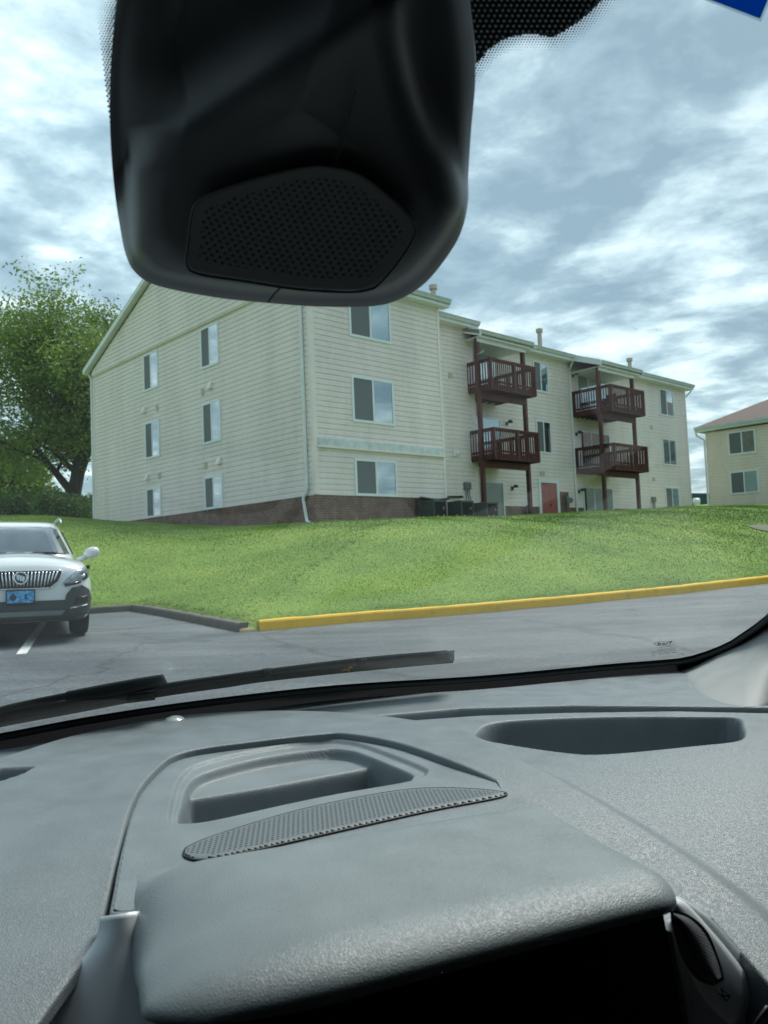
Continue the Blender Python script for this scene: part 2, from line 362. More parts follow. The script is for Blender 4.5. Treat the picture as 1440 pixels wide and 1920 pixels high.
for a, b in zip(pl[:-1], pl[1:]): seg += [(a, b)]
kerb('yellow_kerb', KP[7:], MK, .145, jag=.004)
# grass blades
def blades(n, ufun, name, h=(.010, .024)):
    px = rng.random(n); P = ufun(n); z, d = zlawn(P[:, 0], P[:, 1]); ok = d > .16; P = P[ok]; z = z[ok]; n = len(P)
    a = rng.random(n)*6.283; hh = h[0]+(h[1]-h[0])*rng.random(n)**2; w = .004+.005*rng.random(n)
    dist = np.hypot(P[:, 0], P[:, 1]); w *= np.clip(dist/11, 1, 3); hh *= np.clip(dist/18, 1, 1.3)
    lx = (rng.random(n)-.5)*hh*1.2; ly = (rng.random(n)-.5)*hh*1.2
    A = np.stack([P[:, 0]-np.cos(a)*w, P[:, 1]-np.sin(a)*w, z-.01], -1); B = np.stack([P[:, 0]+np.cos(a)*w, P[:, 1]+np.sin(a)*w, z-.01], -1); T = np.stack([P[:, 0]+lx, P[:, 1]+ly, z+hh], -1)
    V = np.stack([A, B, T], 1).reshape(-1, 3); return raw_mesh(name, V, np.arange(3*n).reshape(-1, 3), M_BLADE, smooth=False)
def blade_mat():
    mt, t, b = newmat('grass_blades'); g = N(t, 'ShaderNodeNewGeometry'); tc = N(t, 'ShaderNodeTexCoord')
    n = N(t, 'ShaderNodeTexNoise'); n.inputs['Scale'].default_value = .35; n.inputs['Detail'].default_value = 5; n.inputs['Roughness'].default_value = .65; L(t, tc.outputs['Object'], n.inputs[0])
    a = ramp(t, g.outputs['Random Per Island'], [(0, (.165, .25, .055)), (.5, (.19, .285, .062)), (.88, (.215, .315, .07)), (.96, (.25, .30, .10)), (1, (.30, .31, .15))])
    c = ramp(t, n.outputs[0], [(.33, (.55, .62, .6)), (.5, (.95, .97, .95)), (.68, (1.45, 1.28, 1.15))])
    L(t, mixc(t, .8, a, c, 'MULTIPLY'), b.inputs['Base Color']); b.inputs['Roughness'].default_value = .6; b.inputs['Specular IOR Level'].default_value = .2
    return mt
M_BLADE = blade_mat()
def area(n):
    dpt = 11+rng.random(n)**.8*24; s = (-760+rng.random(n)*1600)/F; return np.stack([s*dpt, dpt], -1)
tag(blades(480000, area, 'grass'), 'short green lawn grass growing on the bank above the kerbs', 'grass', kind='stuff')
M_DAND = pmat('dandelion', (.75, .6, .03), .6)
g = MB()
for _ in range(34):
    c = [(640, 1000), (860, 985), (960, 975), (1180, 1000), (900, 1040)][_ % 5]; px = c[0]+random.gauss(0, 45)
    dd = 20+random.random()*5; x = (px-720)/F*dd; z, d = zlawn(np.array([x]), np.array([dd]))
    if d[0] > .5: g.tube([(x, dd, z[0]+.03), (x, dd, z[0]+.055)], .016, 6)
tag(g.build('dandelions', M_DAND), 'yellow dandelion flowers dotted over the upper lawn', 'flowers', kind='stuff')
# ------------------------------------------------------------------ apartment building
CO = .178
def siding(g, fn, s0, s1, z0, z1, off=0., clip=None):
    """fn(s, out, z) -> point; sawtooth courses; s increases; clip(z)->(smin,smax)"""
    n = int(math.ceil((z1-z0)/CO))
    for i in range(n):
        a = z0+i*CO; b = min(z1, a+CO)
        sa, sb = s0, s1; ta, tb = s0, s1
        if clip:
            ca, cb = clip(a), clip(b); sa, sb = max(s0, ca[0]), min(s1, ca[1]); ta, tb = max(s0, cb[0]), min(s1, cb[1])
            if sb <= sa: break
            if tb < ta: ta = tb = (ta+tb)/2
        mzz = a+(b-a)*.22
        c_ = a+(b-a)*.70; kk = .70; ma, mb_ = sa+(ta-sa)*kk, sb+(tb-sb)*kk
        g.quad([fn(sa, off+.026, a), fn(sb, off+.026, a), fn(mb_, off+.023, c_), fn(ma, off+.023, c_)])
        g.quad([fn(ma, off+.023, c_), fn(mb_, off+.023, c_), fn(tb, off+.001, b), fn(ta, off+.001, b)])
        g.quad([fn(sa, off-.006, a), fn(sb, off-.006, a), fn(sb, off+.026, a), fn(sa, off+.026, a)])
fL = lambda s, o, z: W3(-o, s, z)
def fR(v0): return lambda s, o, z: W3(s, v0-o, z)
BLD = empty('apartment_building', W3(3, 6, 1.2), 'three storey cream sided apartment block on a brick base with dark red balconies', 'building')
EZ = 9.22; SL = .412; RV = 8.25
def rz(v): return 9.40+SL*min(v, 2*RV-v)   # roof surface over the end block
g = MB()
siding(g, fL, 0, 16.5, 2.12, 9.12)
w_left = g.build('gable_wall', M_SIDE, BLD)
g = MB(); siding(g, fL, -.0, 16.5, 9.16, 12.9, .10, clip=lambda z: ((z-9.25)/SL-.1, 16.6-(z-9.25)/SL)); g.ubox(-.10, .0, 0, 16.5, 9.1, 9.158)
g.build('gable_siding', M_SIDE, BLD)
g = MB(); siding(g, fR(0.0), 0, 6.0, 2.12, 9.3); siding(g, fR(1.2), 6.0, 9.2, 2.12, 9.3); siding(g, fR(2.2), 9.2, 29.5, 2.12, 9.35)
g.build('front_wall', M_SIDE, BLD)
# solid core behind the siding keeps light out
g = MB(); g.ubox(.02, 6.0, .02, 16.5, .2, 9.3); g.ubox(6.002, 9.2, 1.22, 16.5, .2, 9.3); g.ubox(9.202, 29.48, 2.22, 16.5, .2, 9.3)
g.build('core_wall', M_SOFFIT, BLD)
g = MB()
def uvq(pts, us): g.quad(pts, us)
def brickface(fn, s0, s1, z0, z1, o=.012):
    g.quad([fn(s0, o, z0), fn(s1, o, z0), fn(s1, o, z1), fn(s0, o, z1)], [(s0, z0), (s1, z0), (s1, z1), (s0, z1)])
    g.quad([fn(s0, o, z1), fn(s1, o, z1), fn(s1, -.02, z1), fn(s0, -.02, z1)], [(s0, z1), (s1, z1), (s1, z1+.05), (s0, z1+.05)])
brickface(fL, -.012, 16.5, .2, 2.12); brickface(fR(0.), -.012, 6.0, .2, 2.115); brickface(fR(1.2), 6, 9.2, .2, 2.12); brickface(fR(2.2), 9.2, 22.6, .2, 2.118); brickface(fR(2.2), 22.6, 29.5, .2, 2.1, .01)
brickface(fR(2.2), 16.22, 17.0, .2, 2.86, .035)
g.build('brick_base', M_BRICK, BLD)
# corner boards
for bxs in (((-.045, .0, .02, .12, 2.13, 9.12), (-.045, .12, -.045, .02, 2.13, 9.3)), ((5.9, 6.02, -.04, 0.0, 2.13, 9.3), (6.0, 6.04, 0, 1.16, .3, 9.3)),
            ((9.1, 9.22, 1.16, 1.2, 2.13, 9.2), (9.2, 9.24, 1.2, 2.16, 2.13, 9.2)), ((29.4, 29.52, 2.155, 2.2, 2.12, 9.2),), ((-.045, 0, 16.4, 16.52, 1.6, 9.12),)):
    g = MB(); [g.ubox(*q) for q in bxs]; g.build('corner_board', M_CBOARD, BLD)
M_BAND = pmat('flashing', (.56, .62, .63), .45, noise=.2, nscale=4)
g = MB(); g.ubox(.12, 5.92, -.11, 0, 3.68, 3.93); 
g.build('band_board', M_BAND, BLD); g = MB(); g.ubox(.06, 5.95, -.13, 0.0, 3.62, 3.677); g.build('band_board', M_SIDE, BLD)
# window
def window(fn, s0, s1, z0, z1, dark_first=True, left=M_SCREEN, right=M_BLIND, fw=.085, mull=.5, name='window'):
    """s0<s1; the sash at s0 side gets `left` behind the glass"""
    g = MB()
    def bx(a, b, c, d, o0, o1):
        g.hexa([fn(a, o1, c), fn(b, o1, c), fn(b, o0, c), fn(a, o0, c), fn(a, o1, d), fn(b, o1, d), fn(b, o0, d), fn(a, o0, d)])
    bx(s0, s0+fw, z0, z1, -.02, .06); bx(s1-fw, s1, z0, z1, -.02, .06); bx(s0+fw, s1-fw, z0, z0+fw, -.02, .062); bx(s0+fw, s1-fw, z1-fw, z1, -.02, .058)
    sm = s0+(s1-s0)*mull; bx(sm-.035, sm+.035, z0+fw, z1-fw, -.02, .052)
    fr = g.build(name, M_FRAME, BLD)
    for (a, b, mt, o) in ((s0+fw, sm-.035, left, .032), (sm+.035, s1-fw, right, .032)):
        g = MB(); bx(a, b, z0+fw, z1-fw, -.015, o)
        g.build({'insect_screen': 'screen', 'dark_room': 'room'}.get(mt.name, 'blind'), mt, fr)
        if mt is not M_SCREEN: g = MB(); bx(a, b, z0+fw, z1-fw, o+.008, o+.014); g.build('pane', M_PANE, fr)
    return fr
ZL = [(2.12, 3.36), (4.57, 6.13), (7.43, 9.01)]
for i, (a, b) in enumerate(ZL):
    for j, (v0, v1) in enumerate(((5.40, 6.68), (10.10, 11.38))):
        # on this wall larger v is the left sash
        window(fL, v0, v1, a, b, left=[M_ROOM, M_BLIND, M_BLIND][i], right=M_SCREEN)
for i, (a, b) in enumerate(ZL): window(fR(0.), 1.61, 3.52, a, b, right=[M_BLIND, M_BLIND, M_BLINDW][i])
window(fR(2.2), 14.67, 15.85, 4.6, 6.16, right=M_ROOM); window(fR(2.2), 14.67, 15.85, 7.48, 8.95)
window(fR(2.2), 26.4, 28.0, 7.45, 9.0); window(fR(2.2), 26.4, 28.0, 4.63, 6.17, left=M_CURT, right=M_CURT); window(fR(2.2), 26.4, 28.0, 2.15, 3.42)
for (a, b) in ((9.35, 12.1), (18.25, 20.95)):
    for (c, d, l, r) in ((1.35, 3.17, M_ROOM, M_ROOM), (4.15, 5.95, M_ROOM, M_BLINDW if a < 10 else M_ROOM), (7.0, 8.78, M_ROOM, M_BLINDW)):
        f = window(fR(2.2), a, b, c, d, left=l, right=r, mull=.36 if a > 10 else .5, fw=.07, name='sliding_door')
        if a > 10:
            g = MB(); g.ubox(20.05, 20.15, 2.15, 2.2, c+.07, d-.07); g.build('stile', M_FRAME, f)
# utility door
g = MB(); g.ubox(14.62, 14.8, 2.14, 2.2, 1.0, 3.4); g.ubox(16.05, 16.23, 2.14, 2.2, 1.0, 3.4); g.ubox(14.8, 16.05, 2.14, 2.2, 3.24, 3.402); fr = g.build('door_frame', M_FRAME, BLD)
for a, b in ((14.8, 15.42), (15.43, 16.05)):
    g = MB(); g.ubox(a, b, 2.155, 2.2, 1.0, 3.24); g.build('utility_door', M_DOOR, fr)
g = MB(); g.ubox(15.46, 15.5, 2.11, 2.155, 2.15, 2.25); g.build('handle', M_DARKM, fr)
# roofs
g = MB()
def roofslab(u0, u1, v0, z0, v1, z1, t=.16):
    g.hexa([W3(u0, v0, z0-t), W3(u1, v0, z0-t), W3(u1, v1, z1-t), W3(u0, v1, z1-t), W3(u0, v0, z0), W3(u1, v0, z0), W3(u1, v1, z1), W3(u0, v1, z1)])
RG = 9.42+SL*(RV+.38)
roofslab(-.32, 6.3, -.38, 9.42, RV, RG); roofslab(-.32, 6.3, 16.88, 9.42, RV, RG)
roofslab(6.3, 9.3, .78, 9.42, RV, 10.4); roofslab(9.3, 29.75, 1.75, 9.45, RV, 9.45+.15*(RV-1.75)); roofslab(6.3, 29.75, 15.2, 9.45, RV, 9.45+.15*(RV-1.75)+.01)
roofslab(8.7, 12.2, .3, 8.9, 1.8, 9.46); roofslab(17.45, 21.2, .3, 8.9, 1.8, 9.462)
roof = g.build('roof', M_ROOF, BLD)
for (px, py, zt) in ((812, 535, 0), (1011, 617, 0), (1180, 672, 0)):
    vv = {812: 1.6, 1011: 3.4, 1180: 3.4}[px]; u, z = onv(px, py, vv); g = MB()
    g.tube([W3(u, vv, 9.3), W3(u, vv, z-.15)], .11, 10); g.tube([W3(u, vv, z-.17), W3(u, vv, z+.0)], .17, 10); g.build('vent_pipe', M_BEIGE, roof, smooth=False)
# rake boards
g = MB()
for s in (0, 1):
    f = (lambda v: 16.5-v) if s else (lambda v: v)
    a, b = f(-.40), f(RV); za, zb = 9.24, 9.24+SL*(RV+.40)
    g.hexa([W3(-.36, a, za-.0), W3(-.31, a, za-.0), W3(-.31, b, zb), W3(-.36, b, zb), W3(-.36, a, za+.22), W3(-.31, a, za+.22), W3(-.31, b, zb+.22), W3(-.36, b, zb+.22)])
    g.hexa([W3(-.312, a, za+.0), W3(-.1, a, za+.0), W3(-.1, b, zb), W3(-.312, b, zb), W3(-.312, a, za+.02), W3(-.1, a, za+.02), W3(-.1, b, zb+.02), W3(-.312, b, zb+.02)])
g.build('rake_board', M_TRIM, BLD)
# fascia + soffit + gutter: K profile extruded along u
M_GUT = pmat('gutter_white', (.50, .57, .56), .45, noise=.1, nscale=2)
def eave(u0, u1, v, z, vin, parent=None):
    g = MB(); g.ubox(u0, u1, v-.02, v+.02, z-.24, z+.02); g.ubox(u0, u1, v+.02, vin, z-.24, z-.22); f = g.build('fascia', M_TRIM, BLD)
    prof = [(0, -.14), (-.07, -.14), (-.10, -.07), (-.09, -.05), (-.13, .0), (-.13, .015), (-.115, .015), (-.1, -.03), (0, -.03)]
    g = MB(); rings = [[W3(u, v-.021+o, z+h+.02) for o, h in prof] for u in (u0, u1)]; g.grid(np.array(rings), close=True)
    for r in rings: g.quad(r)
    g.build('gutter', M_GUT, f)
eave(-.30, 6.25, -.36, 9.40, 0.0); eave(6.3, 9.25, .80, 9.38, 1.2); eave(12.2, 17.4, 1.75, 9.42, 2.2); eave(21.2, 29.72, 1.75, 9.42, 2.2)
eave(8.72, 12.18, .38, 8.90, 2.2); eave(17.47, 21.18, .38, 8.90, 2.2)
g = MB()
for u in (8.72, 12.24, 17.40, 21.24): 
    g = MB(); g.hexa([W3(u-.02, .24, 8.66), W3(u+.02, .24, 8.66), W3(u+.02, 1.80, 9.2), W3(u-.02, 1.80, 9.2), W3(u-.02, .24, 8.93), W3(u+.02, .24, 8.93), W3(u+.02, 1.80, 9.52), W3(u-.02, 1.80, 9.52)])
    g.build('fascia', M_TRIM, BLD)
# downpipes
def dpipe(pts, r=.055):
    g = MB(); g.tube([W3(*p) for p in pts], r, 6); return g.build('downpipe', M_TRIM, BLD)
dpipe([(-.3, -.25, 9.3), (-.09, .28, 9.05), (-.09, .36, 8.9), (-.09, .34, 2.35), (-.1, .38, 2.2), (-.12, .50, 2.06), (-.12, .50, 1.95), (-.12, .38, 1.42), (-.16, .30, 1.30), (-.22, .08, 1.22)])
dpipe([(-.06, 16.85, 9.25), (-.06, 16.62, 9.0), (-.06, 16.62, 1.9)], .07)
dpipe([(17.32, 1.7, 9.3), (17.34, 1.72, 9.2), (17.58, 2.12, 8.85), (17.58, 2.12, 1.5)])
dpipe([(29.62, 1.8, 9.3), (29.6, 1.85, 9.1), (29.55, 2.1, 8.88), (29.55, 2.1, 8.8)], .045)
dpipe([(9.2, .9, 9.3), (9.2, .95, 9.0), (9.23, 1.14, 8.8), (9.23, 1.14, 2.0)], .02)
# vent hoods
for v, z in ((6.02, 6.72), (5.54, 3.85), (11.34, 6.68), (11.2, 3.84)):
    g = MB(); g.hexa([W3(-.03, v-.1, z-.12), W3(-.03, v+.1, z-.12), W3(-.2, v+.1, z-.14), W3(-.2, v-.1, z-.14), W3(-.03, v-.1, z+.13), W3(-.03, v+.1, z+.13), W3(-.09, v+.1, z+.12), W3(-.09, v-.1, z+.12)]); g.build('vent_hood', M_WHITEP, BLD)
for v, z in ((6.62, 6.58), (6.56, 3.79), (10.26, 6.59), (10.22, 3.79)):
    g = MB(); g.ubox(-.06, -.02, v-.09, v+.09, z-.12, z+.12); g.build('vent_cover', M_BEIGE, BLD)
for u, z, v, w in ((7.85, 7.13, 1.2, .12), (14.99, 3.67, 2.2, .17), (25.33, 6.67, 2.2, .11), (25.24, 3.78, 2.2, .11)):
    g = MB(); g.ubox(u-w, u+w, v-.05, v-.01, z-.1, z+.1); g.build('vent_cover', M_BEIGE, BLD)
g = MB(); g.ubox(7.76, 8.02, 1.1, 1.18, 3.93, 4.2); g.tube([W3(7.95, 1.1, 4.08), W3(7.97, 1.0, 4.0)], .06, 8); g.build('vent_hood', M_TRIM, BLD)
for u, z in ((12.52, 5.78), (12.68, 2.92), (17.92, 8.63), (17.92, 5.73), (17.87, 2.91)):
    g = MB(); g.ubox(u-.05, u+.05, 2.12, 2.2, z-.09, z+.05); g.tube([W3(u, 2.12, z), W3(u, 2.0, z+.08), W3(u, 1.95, z+.08)], .025, 6); g.tube([W3(u, 1.95, z+.12), W3(u, 1.95, z-.0)], [.09, .12], 8); g.build('wall_lamp', M_DARKM, BLD)
# electrical box on the strip, disconnect further along
def ebox(u, v, z, name='electrical_box'):
    g = MB(); g.ubox(u-.17, u+.17, v-.16, v-.02, z-.14, z+.14); b = g.build(name, M_GREYM, BLD, bevel=.015)
    for k in (-.1, 0, .1):
        g = MB(); g.tube([W3(u+k, v-.09, z-.12), W3(u+k+.01, v-.09, z-.4), W3(u+k*1.6, v-.14, z-.62)], .018, 6); g.build('conduit', M_GREYM, b)
ebox(8.48, 1.2, 2.78); ebox(24.98, 2.2, 2.66)
g = MB(); g.ubox(16.62, 16.82, 2.02, 2.16, 2.3, 2.62); g.tube([W3(16.9, 2.0, 2.45), W3(17.0, 2.1, 2.45)], .13, 12); g.tube([W3(16.72, 2.08, 2.3), W3(16.72, 2.08, 1.3)], .03, 6); g.build('electric_meter', M_GREYM, BLD)
# balconies
def balcony(u0, u1, zd):
    g = MB(); g.ubox(u0, u1, .02, 2.18, zd-.04, zd)
    g.ubox(u0, u1, .0, .04, zd-.24, zd-.04); g.ubox(u0, u0+.04, .04, 2.18, zd-.24, zd-.04); g.ubox(u1-.04, u1, .04, 2.18, zd-.24, zd-.04)
    k = u0+.4
    while k < u1-.2: g.ubox(k, k+.04, .04, 2.18, zd-.22, zd-.041); k += .4
    g.ubox(u0-.02, u1+.06, .56, .66, zd-.50, zd-.245)
    dk = g.build('balcony', M_RED, BLD); zt = zd+1.02
    def rail(a, b, alongu, fixed):
        g = MB(); bx = (lambda s0, s1, o0, o1, c, d: g.ubox(s0, s1, fixed+o0, fixed+o1, c, d)) if alongu else (lambda s0, s1, o0, o1, c, d: g.ubox(fixed+o0, fixed+o1, s0, s1, c, d))
        bx(a, b, -.03, .07, zt-.04, zt); bx(a, b, .002, .045, zt-.14, zt-.041); bx(a, b, .002, .045, zd+.06, zd+.14)
        n = int((b-a)/.125)
        for i in range(n):
            s = a+(b-a)*(i+.5)/n; w = .019
            bx(s-w, s+w, -.03, .001, zd-.2, zt-.04)
        g.build('railing', M_RED, dk)
    rail(u0, u1, True, .0); rail(.05, 2.15, False, u0); rail(.05, 2.15, False, u1-.05)
    for (u, v) in ((u0, .0), ((u0+u1)/2, .0), (u1-.09, .0), (u0, 2.06), (u1-.09, 2.06)):
        g = MB(); g.ubox(u, u+.09, v-.035, v+.09, zd-.22, zt+.004); g.build('rail_post', M_RED, dk)
    return dk
for u0, u1 in ((8.9, 11.84), (17.68, 20.72)):
    for zd in (3.98, 6.75): balcony(u0, u1, zd)
    for u in (u0-.03, u1+.0):
        g = MB(); g.ubox(u-.075, u+.075, .54, .69, 1.0, 8.68); g.build('balcony_post', M_RED, BLD)
for u0, u1 in ((8.9, 11.84), (17.68, 20.72)):
    g = MB(); g.ubox(u0-.1, u1+.1, .5, .7, 8.5, 8.68); g.build('beam', M_TRIM, BLD)
adopt(BLD)
# chairs / things on the upper right balcony
def patio_chair(u, v, z):
    t = empty('patio_chair', W3(u, v, z), 'dark red patio chair on the upper balcony furthest from the corner', 'chair'); g = MB()
    g.ubox(u-.28, u+.28, v-.28, v+.28, z+.4, z+.44); g.build('seat', M_RED, t); g = MB(); g.ubox(u+.24, u+.28, v-.28, v+.28, z+.44, z+.85); g.build('backrest', M_RED, t)
    for a in (-.25, .21):
        for b in (-.25, .21): g = MB(); g.ubox(u+a, u+a+.04, v+b, v+b+.04, z, z+.4); g.build('leg', M_RED, t)
    adopt(t)
patio_chair(18.9, .9, 6.75)
# ------------------------------------------------------------------ air conditioners
M_ACD = pmat('ac_grille_dark', (.022, .034, .034), .6); M_ACG = pmat('ac_casing', (.065, .08, .082), .5, noise=.1)
M_REDP = pmat('red_badge', (.35, .08, .07), .4)
def make_ac():
    t = bpy.data.objects.new('air_conditioner', None); scene.collection.objects.link(t)
    w, h = .40, .86
    g = MB(); g.obox((0, 0, .03), (w+.03, 0, 0), (0, w+.03, 0), (0, 0, .03)); g.obox((0, 0, h-.05), (w+.02, 0, 0), (0, w+.02, 0), (0, 0, .03))
    for a in (-1, 1):
        for b in (-1, 1): g.obox((a*(w-.02), b*(w-.02), h/2), (.03, 0, 0), (0, .03, 0), (0, 0, h/2-.06))
    g.obox((-w+.01, 0, h/2), (.012, 0, 0), (0, w-.05, 0), (0, 0, h/2-.07))
    g.build('casing', M_ACG, t)
    g = MB(); g.obox((0, 0, h/2), (w-.03, 0, 0), (0, w-.03, 0), (0, 0, h/2-.08))
    for k in range(15):
        z = .1+k*(h-.2)/14
        g.obox((0, -w+.015, z), (w-.04, 0, 0), (0, .008, 0), (0, 0, .008)); g.obox((w-.015, 0, z), (.008, 0, 0), (0, w-.04, 0), (0, 0, .008))
    for k in range(9):
        x = -w+.08+k*(2*w-.16)/8; g.obox((x, -w+.005, h/2), (.005, 0, 0), (0, .006, 0), (0, 0, h/2-.08))
    g.build('coil_grille', M_ACD, t)
    g = MB(); ring = [(.3*math.cos(a*math.pi/8), .3*math.sin(a*math.pi/8), h-.01) for a in range(17)]; g.tube(ring, .012, 6, cap=False)
    for k in range(8): a = k*math.pi/8; g.tube([(.3*math.cos(a), .3*math.sin(a), h-.005), (-.3*math.cos(a), -.3*math.sin(a), h-.005)], .006, 5)
    g.build('fan_guard', M_ACG, t)
    g = MB(); g.tube([(w*.55, -w-.005, h*.66), (w*.55, -w+.02, h*.66)], .055, 12); g.build('badge', M_REDP, t)
    return t
ac0 = make_ac()
acs = [(6.4, 'grey air conditioning unit by the brick base, nearest the building corner'), (7.55, 'middle grey air conditioning unit of the near three, below the wall box'), (8.75, 'grey air conditioning unit beside the first red balcony post'), (23.6, 'far grey air conditioning unit beneath the small far wall box'), (25.0, 'far dark air conditioning unit beneath the lowest far right window')]
for i, (u, lab) in enumerate(acs):
    if i == 0: t = ac0
    else:
        t = ac0.copy(); scene.collection.objects.link(t)
        for c in ac0.children:
            d = c.copy(); scene.collection.objects.link(d); d.parent = t
    v = -.65 if i < 3 else 1.3; pxa, pya = ((812, 938), (863, 939), (910, 942), (1196, 956), (1243, 956))[i]; u_, zt3 = onv(pxa, pya, v)
    t.location = W3(u_, v, zt3-.86); t.rotation_euler = (0, 0, YB); t.scale = (.8, .8, 1)
    tag(t, lab, 'air conditioner', 'air conditioning units along the wall')
# refrigerant lines along the brick
M_HOSE = pmat('black_hose', (.02, .025, .025), .6)
g = MB(); g.tube([W3(4.3, -.1, 1.2), W3(4.33, -.1, 1.7), W3(4.4, -.1, 2.06), W3(4.6, -.1, 2.12), W3(5.4, -.1, 2.05), W3(6.0, -.12, 2.12), W3(6.3, .9, 2.28), W3(7.3, 1.05, 2.3), W3(8.1, 1.05, 2.33)], .045, 8); tag(g.build('pipe_run', M_HOSE, smooth=True), 'black insulated hoses running along the top of the brick behind the units', 'hose')
g = MB(); g.tube([W3(13.5, 2.0, 1.0), W3(13.5, 2.0, 1.75)], .05, 8); g.tube([W3(13.42, 2.0, 1.85), W3(13.65, 2.0, 1.85)], .13, 10); g.tube([W3(13.65, 2.0, 1.0), W3(13.65, 2.0, 2.0)], .03, 8); g.tube([W3(13.5, 2.0, 1.95), W3(13.5, 2.0, 2.15)], .07, 8)
tag(g.build('gas_meter', M_GREYM, smooth=True), 'small grey gas meter against the brick beside the balcony post', 'meter')
# ------------------------------------------------------------------ far house (facade faces -U)
HU = 32.0
v_l, _ = onu(1325, 850, HU); zt_, zb_ = onu(1322, 810, HU)[1], onu(1330, 955, HU)[1]
def onh(px, py): return onu(px, py, HU)
HS = empty('far_apartment_building', W3(HU+3, v_l-8, 2), 'tan sided apartment house with brown hip roof at the right edge', 'building')
fH = lambda s, o, z: W3(HU-o, s, z)
ztop = onh(1322, 812)[1]; V0, V1 = v_l-22, v_l
g = MB(); siding(g, fH, V0, V1, 1.5, ztop); g.build('wall', M_SIDE2, HS)
g = MB(); g.ubox(HU+.02, HU+13.98, V0, V1, 1.0, ztop); g.build('core_wall', M_SIDE2, HS)
BLD_keep = BLD; BLD = HS
for (tl, br) in (((1364, 811), (1419, 848)), ((1368, 885), (1425, 923))):
    va, za = onh(*tl); vb, zb = onh(*br); window(fH, vb, va, zb, za, left=M_BLINDW if tl[1] > 850 else M_CURT, right=M_SCREEN, fw=.09)
zr = ztop+.35; e = .45
rv1 = V1-6.2; rh = zr+3.4
g = MB(); A = W3(HU-e, V1+e, zr); B = W3(HU-e, V0-e, zr); C_ = W3(HU+14+e, V0-e, zr); D_ = W3(HU+14+e, V1+e, zr); R1 = W3(HU+7, rv1, rh); R2 = W3(HU+7, V0+6, rh)
g.quad([A, B, R2, R1]); g.quad([A, R1, D_]); g.quad([C_, D_, R1, R2]); g.quad([B, C_, R2]); g.build('roof', M_ROOF, HS)
g = MB(); g.ubox(HU-e, HU-e+.04, V0, V1+e, zr-.28, zr-.02); g.ubox(HU-e+.04, HU+.0, V0, V1+e, zr-.28, zr-.26); g.ubox(HU-e+.04, HU+14, V1+e-.04, V1+e, zr-.28, zr-.02); f = g.build('fascia', M_TRIM, HS)
g = MB(); g.ubox(HU-e-.12, HU-e-.002, V0, V1+e, zr-.16, zr-.0); g.build('gutter', M_GUT, f)
g = MB(); g.tube([W3(HU-e-.05, V1+e-.05, zr-.15), W3(HU-e, V1+e-.1, zr-.5), W3(HU-.1, V1+.05, zr-.8), W3(HU-.1, V1+.05, 1.6)], .06, 6); g.build('downpipe', M_TRIM, HS)
adopt(HS); BLD = BLD_keep
# dark green storage building between
r0 = ray(1295, 940)*95; 
GS = empty('storage_shed', tuple(r0), 'dark green metal shed seen in the gap between the two apartment buildings', 'shed')
gx = []
ztp = (ray(1312, 925)*95)[2]; zbt = 1.5; a = ray(1280, 940)*95; b = ray(1345, 940)*99; d = b-a; d[2] = 0; n = np.array([-d[1], d[0], 0]); n = n/np.linalg.norm(n)*6
M_GRN = pmat('green_metal', (.02, .075, .08), .5)
g = MB(); g.obox(((a+b)/2+n)*[1, 1, 0]+np.array([0, 0, (zbt+ztp)/2]), d/2, n, (0, 0, (ztp-zbt)/2))
for k in range(30):
    c = a+d*(k+.5)/30; g.obox(c*[1, 1, 0]+np.array([0, 0, (zbt+ztp)/2])-n*.006, d/140, n*.006, (0, 0, (ztp-zbt)/2-.05))
g.build('wall', M_GRN, GS); g = MB(); c = (a+b)/2; g.obox(c*[1, 1, 0]+n+np.array([0, 0, ztp+.06]), d/2*1.01, n*1.03, (0, 0, .06)); g.build('roof', M_DARKM, GS)
adopt(GS)
c = ray(1306, 943)*93; g = MB(); g.tube([(c[0], c[1], 1.3), (c[0], c[1], c[2]+.05)], .09, 8); g.tube([(c[0]-.3, c[1], c[2]+.15), (c[0]+.3, c[1], c[2]+.15)], .42, 12); g.obox((c[0], c[1], c[2]-1.0), (.5, 0, 0), (0, .2, 0), (0, 0, .35))
tag(g.build('utility_tank', M_TRIM, smooth=True), 'small white round tank standing in front of the dark green shed', 'tank')
# worn stone patch on the far right of the lawn
M_STONE = pmat('worn_path_stone', (.12, .135, .08), .9, noise=.4, nscale=3, bump=.6, bscale=8, bdist=.05)
q = [ray(1395, 986), ray(1425, 982), ray(1470, 990), ray(1470, 1004), ray(1435, 998)]
def onlawn(px, py):
    r = ray(px, py); t = 12.
    while t < 60:
        p = r*t; z = float(zlawn(np.array([p[0]]), np.array([p[1]]))[0][0])
        if p[2] <= z: return p
        t += .1
    return r*30
PL = [onlawn(1402, 988), onlawn(1425, 985), onlawn(1480, 990), onlawn(1480, 1006), onlawn(1440, 999), onlawn(1410, 992)]
g = MB(); c = sum(PL)/len(PL); K = 6
for a, b in zip(PL, PL[1:]+PL[:1]):
    for i in range(K):
        def pt(w, q_): 
            p = c+(a+(b-a)*w-c)*q_; return (p[0], p[1], float(zlawn(np.array([p[0]]), np.array([p[1]]))[0][0])+.025)
        g.quad([pt(0, i/K), pt(1, i/K), pt(1, (i+1)/K), pt(0, (i+1)/K)])
tag(g.build('path', M_STONE), kind='structure')
